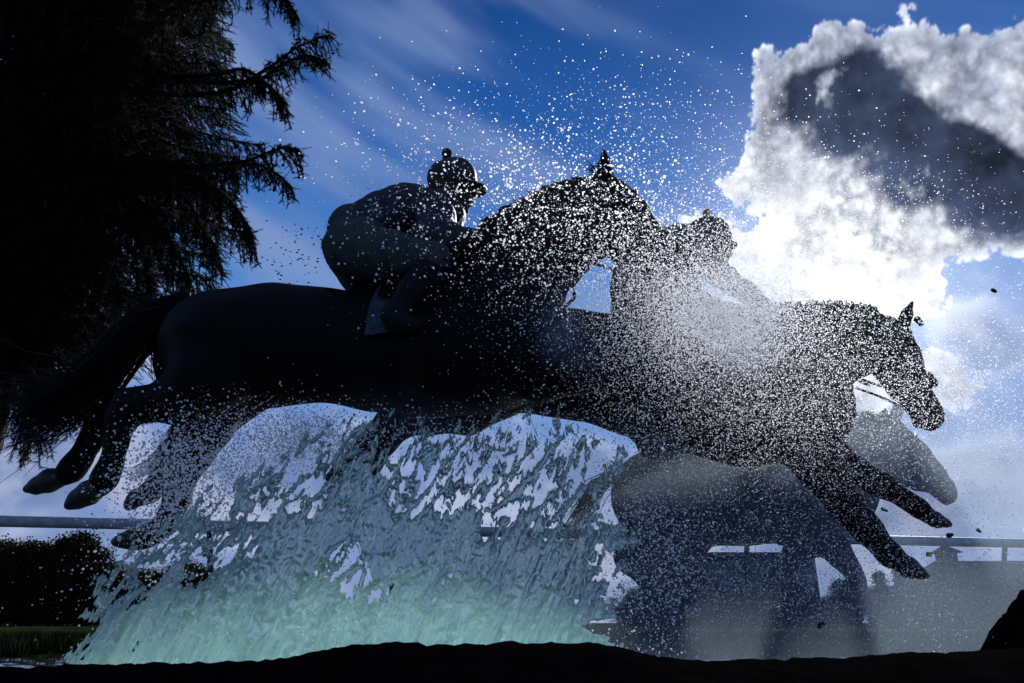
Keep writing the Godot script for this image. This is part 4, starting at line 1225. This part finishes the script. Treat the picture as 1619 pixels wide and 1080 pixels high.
	var said := ["between the splash and the third horse", "under the third horse's hindquarters", "left of the flat roof", "under the left end of the flat roof", "under the middle of the flat roof", "under the right end of the flat roof", "right of the building's corner", "under the second horse's forearm", "under its lowered forehoof", "left of the stable block", "in front of the cupola", "at the right edge by the last post", "behind the left edge of the splash", "behind the left part of the splash, seen through it", "behind the splash under the belly, seen through it"]
	for k in bushes.size():
		var top := spot(bushes[k][0], bushes[k][1], 40.0)
		leafy_tree(Vector3(top.x, 0, top.z), top.y, bushes[k][2] * 0.055, "low dim bush " + said[k], "bushes beyond the course", olive if k % 3 else rust, 300 + k, false, "bush")
	make_buildings()

func spot(x: float, y: float, dist: float) -> Vector3:   # how far right and how high a thing at that distance has to be
	var e := (540.0 - y) / 1158.0
	var t := dist / (0.93345 - e * 0.35871)
	return Vector3((x - 809.5) / 1158.0 * t, 0.28 + t * (e * 0.93345 + 0.35871), -dist)

func make_buildings() -> void:
	var wall := solid("wall_grey", lin(.09, .09, .1), 1.0, 0.5, 0.4, 0.0)
	var roof := solid("roof_dark", lin(.03, .03, .034), 1.0, 0.5, 0.5, 0.0)
	var pane := solid("pane_dark", lin(.03, .035, .04), 0.1, 0.2, 0.5)
	var l := spot(1128, 874, 62.0)
	var r := spot(1287, 874, 62.0)
	var hut := thing("building", "long flat-roofed building behind the third horse", "building", Vector3((l.x + r.x) / 2, 0, l.z))
	var s := Soup.new()
	s.box(Vector3(l.x, -0.2, -70), Vector3(r.x, l.y - 0.35, -62))
	put("wall", s.mesh(), wall, hut)
	var t := Soup.new()
	t.box(Vector3(l.x - 0.4, l.y - 0.35, -70.4), Vector3(r.x + 0.4, l.y, -61.5))
	put("roof", t.mesh(), roof, hut)
	for k in 6:
		var w := Soup.new()
		var x := lerpf(l.x + 0.8, r.x - 0.8, (k + 0.5) / 6.0)
		w.box(Vector3(x - 0.45, l.y * 0.45, -61.96), Vector3(x + 0.45, l.y * 0.72, -61.9))
		put("window", w.mesh(), pane, hut)
	# stable block with a cupola on its ridge
	var a := spot(1500, 925, 55.0)
	var b := spot(1600, 880, 55.0)
	var c := spot(1700, 925, 55.0)
	var barn := thing("stable_block", "stable block with a pitched roof and small cupola at the right", "building", Vector3(b.x, 0, -58))
	var bw := Soup.new()
	bw.box(Vector3(a.x, -0.2, -63), Vector3(c.x, a.y - 0.02, -55))
	put("wall", bw.mesh(), wall, barn)
	var br := Soup.new()
	br.quad(Vector3(a.x - .5, a.y, -54.5), Vector3(a.x + 1.6, b.y, -59), Vector3(c.x, b.y, -59), Vector3(c.x + .5, a.y, -54.5))
	br.quad(Vector3(a.x - .5, a.y, -63.5), Vector3(c.x + .5, a.y, -63.5), Vector3(c.x, b.y, -59), Vector3(a.x + 1.6, b.y, -59))
	br.tri(Vector3(a.x - .5, a.y, -63.5), Vector3(a.x + 1.6, b.y, -59), Vector3(a.x - .5, a.y, -54.5))
	br.tri(Vector3(c.x + .5, a.y, -54.5), Vector3(c.x, b.y, -59), Vector3(c.x + .5, a.y, -63.5))
	br.quad(Vector3(a.x - .5, a.y - .01, -54.5), Vector3(c.x + .5, a.y - .01, -54.5), Vector3(c.x + .5, a.y - .01, -63.5), Vector3(a.x - .5, a.y - .01, -63.5))
	var roof_part := put("roof", br.mesh(), roof, barn)
	var q := spot(1520, 882, 57.0)
	var cu := Soup.new()
	cu.box(Vector3(q.x - .55, a.y + .1, -59.5), Vector3(q.x + .55, q.y + .5, -58.4))
	var apex := Vector3(q.x, q.y + 1.15, -58.95)
	var p := [Vector3(q.x - .9, q.y + .5, -59.85), Vector3(q.x + .9, q.y + .5, -59.85), Vector3(q.x + .9, q.y + .5, -58.05), Vector3(q.x - .9, q.y + .5, -58.05)]
	for k in 4: cu.tri(p[k], p[(k + 1) % 4], apex)
	cu.quad(p[0] - Vector3(0, .01, 0), p[3] - Vector3(0, .01, 0), p[2] - Vector3(0, .01, 0), p[1] - Vector3(0, .01, 0))
	put("cupola", cu.mesh(), roof, roof_part)
	for k in 4:
		var w := Soup.new()
		var x := lerpf(a.x + 1.0, c.x - 1.0, (k + 0.5) / 4.0)
		w.box(Vector3(x - 0.4, a.y * 0.4, -54.98), Vector3(x + 0.4, a.y * 0.75, -54.92))
		put("window", w.mesh(), pane, barn)


func _ready() -> void:
	rng.seed = 1
	# camera: low over the water, tilted up
	var cam := Camera3D.new()
	cam.name = "camera"
	add_child(cam)
	cam.position = Vector3(0, 0.28, 0)
	cam.rotation_degrees = Vector3(21.02, 0, 0)
	cam.fov = 50.0
	cam.near = 0.05
	cam.far = 4000.0
	cam.current = true
	# sky, sun and exposure
	var env := Environment.new()
	var sm := PanoramaSkyMaterial.new()
	sm.panorama = make_sky()
	sm.filter = true
	env.sky = Sky.new()
	env.sky.sky_material = sm
	env.background_mode = Environment.BG_SKY
	env.tonemap_mode = Environment.TONE_MAPPER_LINEAR
	env.tonemap_exposure = 2.0
	env.sdfgi_enabled = true
	env.ssao_enabled = true
	env.ssil_enabled = true
	env.volumetric_fog_enabled = true
	env.volumetric_fog_density = 0.0
	var we := WorldEnvironment.new()
	we.name = "environment"
	we.environment = env
	add_child(we)
	var sun := DirectionalLight3D.new()
	sun.name = "sun"
	sun.light_energy = 1.5
	sun.light_color = Color(1.0, 0.99, 0.98)
	sun.light_angular_distance = 6.0
	sun.shadow_enabled = true
	add_child(sun)
	var d := deg_to_rad(1.0)
	var high := 30.5 * d                                   # the disc stands behind the dark heart of the cloud
	var to_sun := Vector3(sin(SUN_AZ * d) * cos(high), sin(high), -cos(SUN_AZ * d) * cos(high))
	sun.look_at_from_position(to_sun * 50.0, Vector3.ZERO)
	var t0 := Time.get_ticks_msec()
	make_leaf_clump()
	make_setting()
	rng.seed = 12
	make_spruce()
	rng.seed = 20
	make_field()
	rng.seed = 31
	make_water()
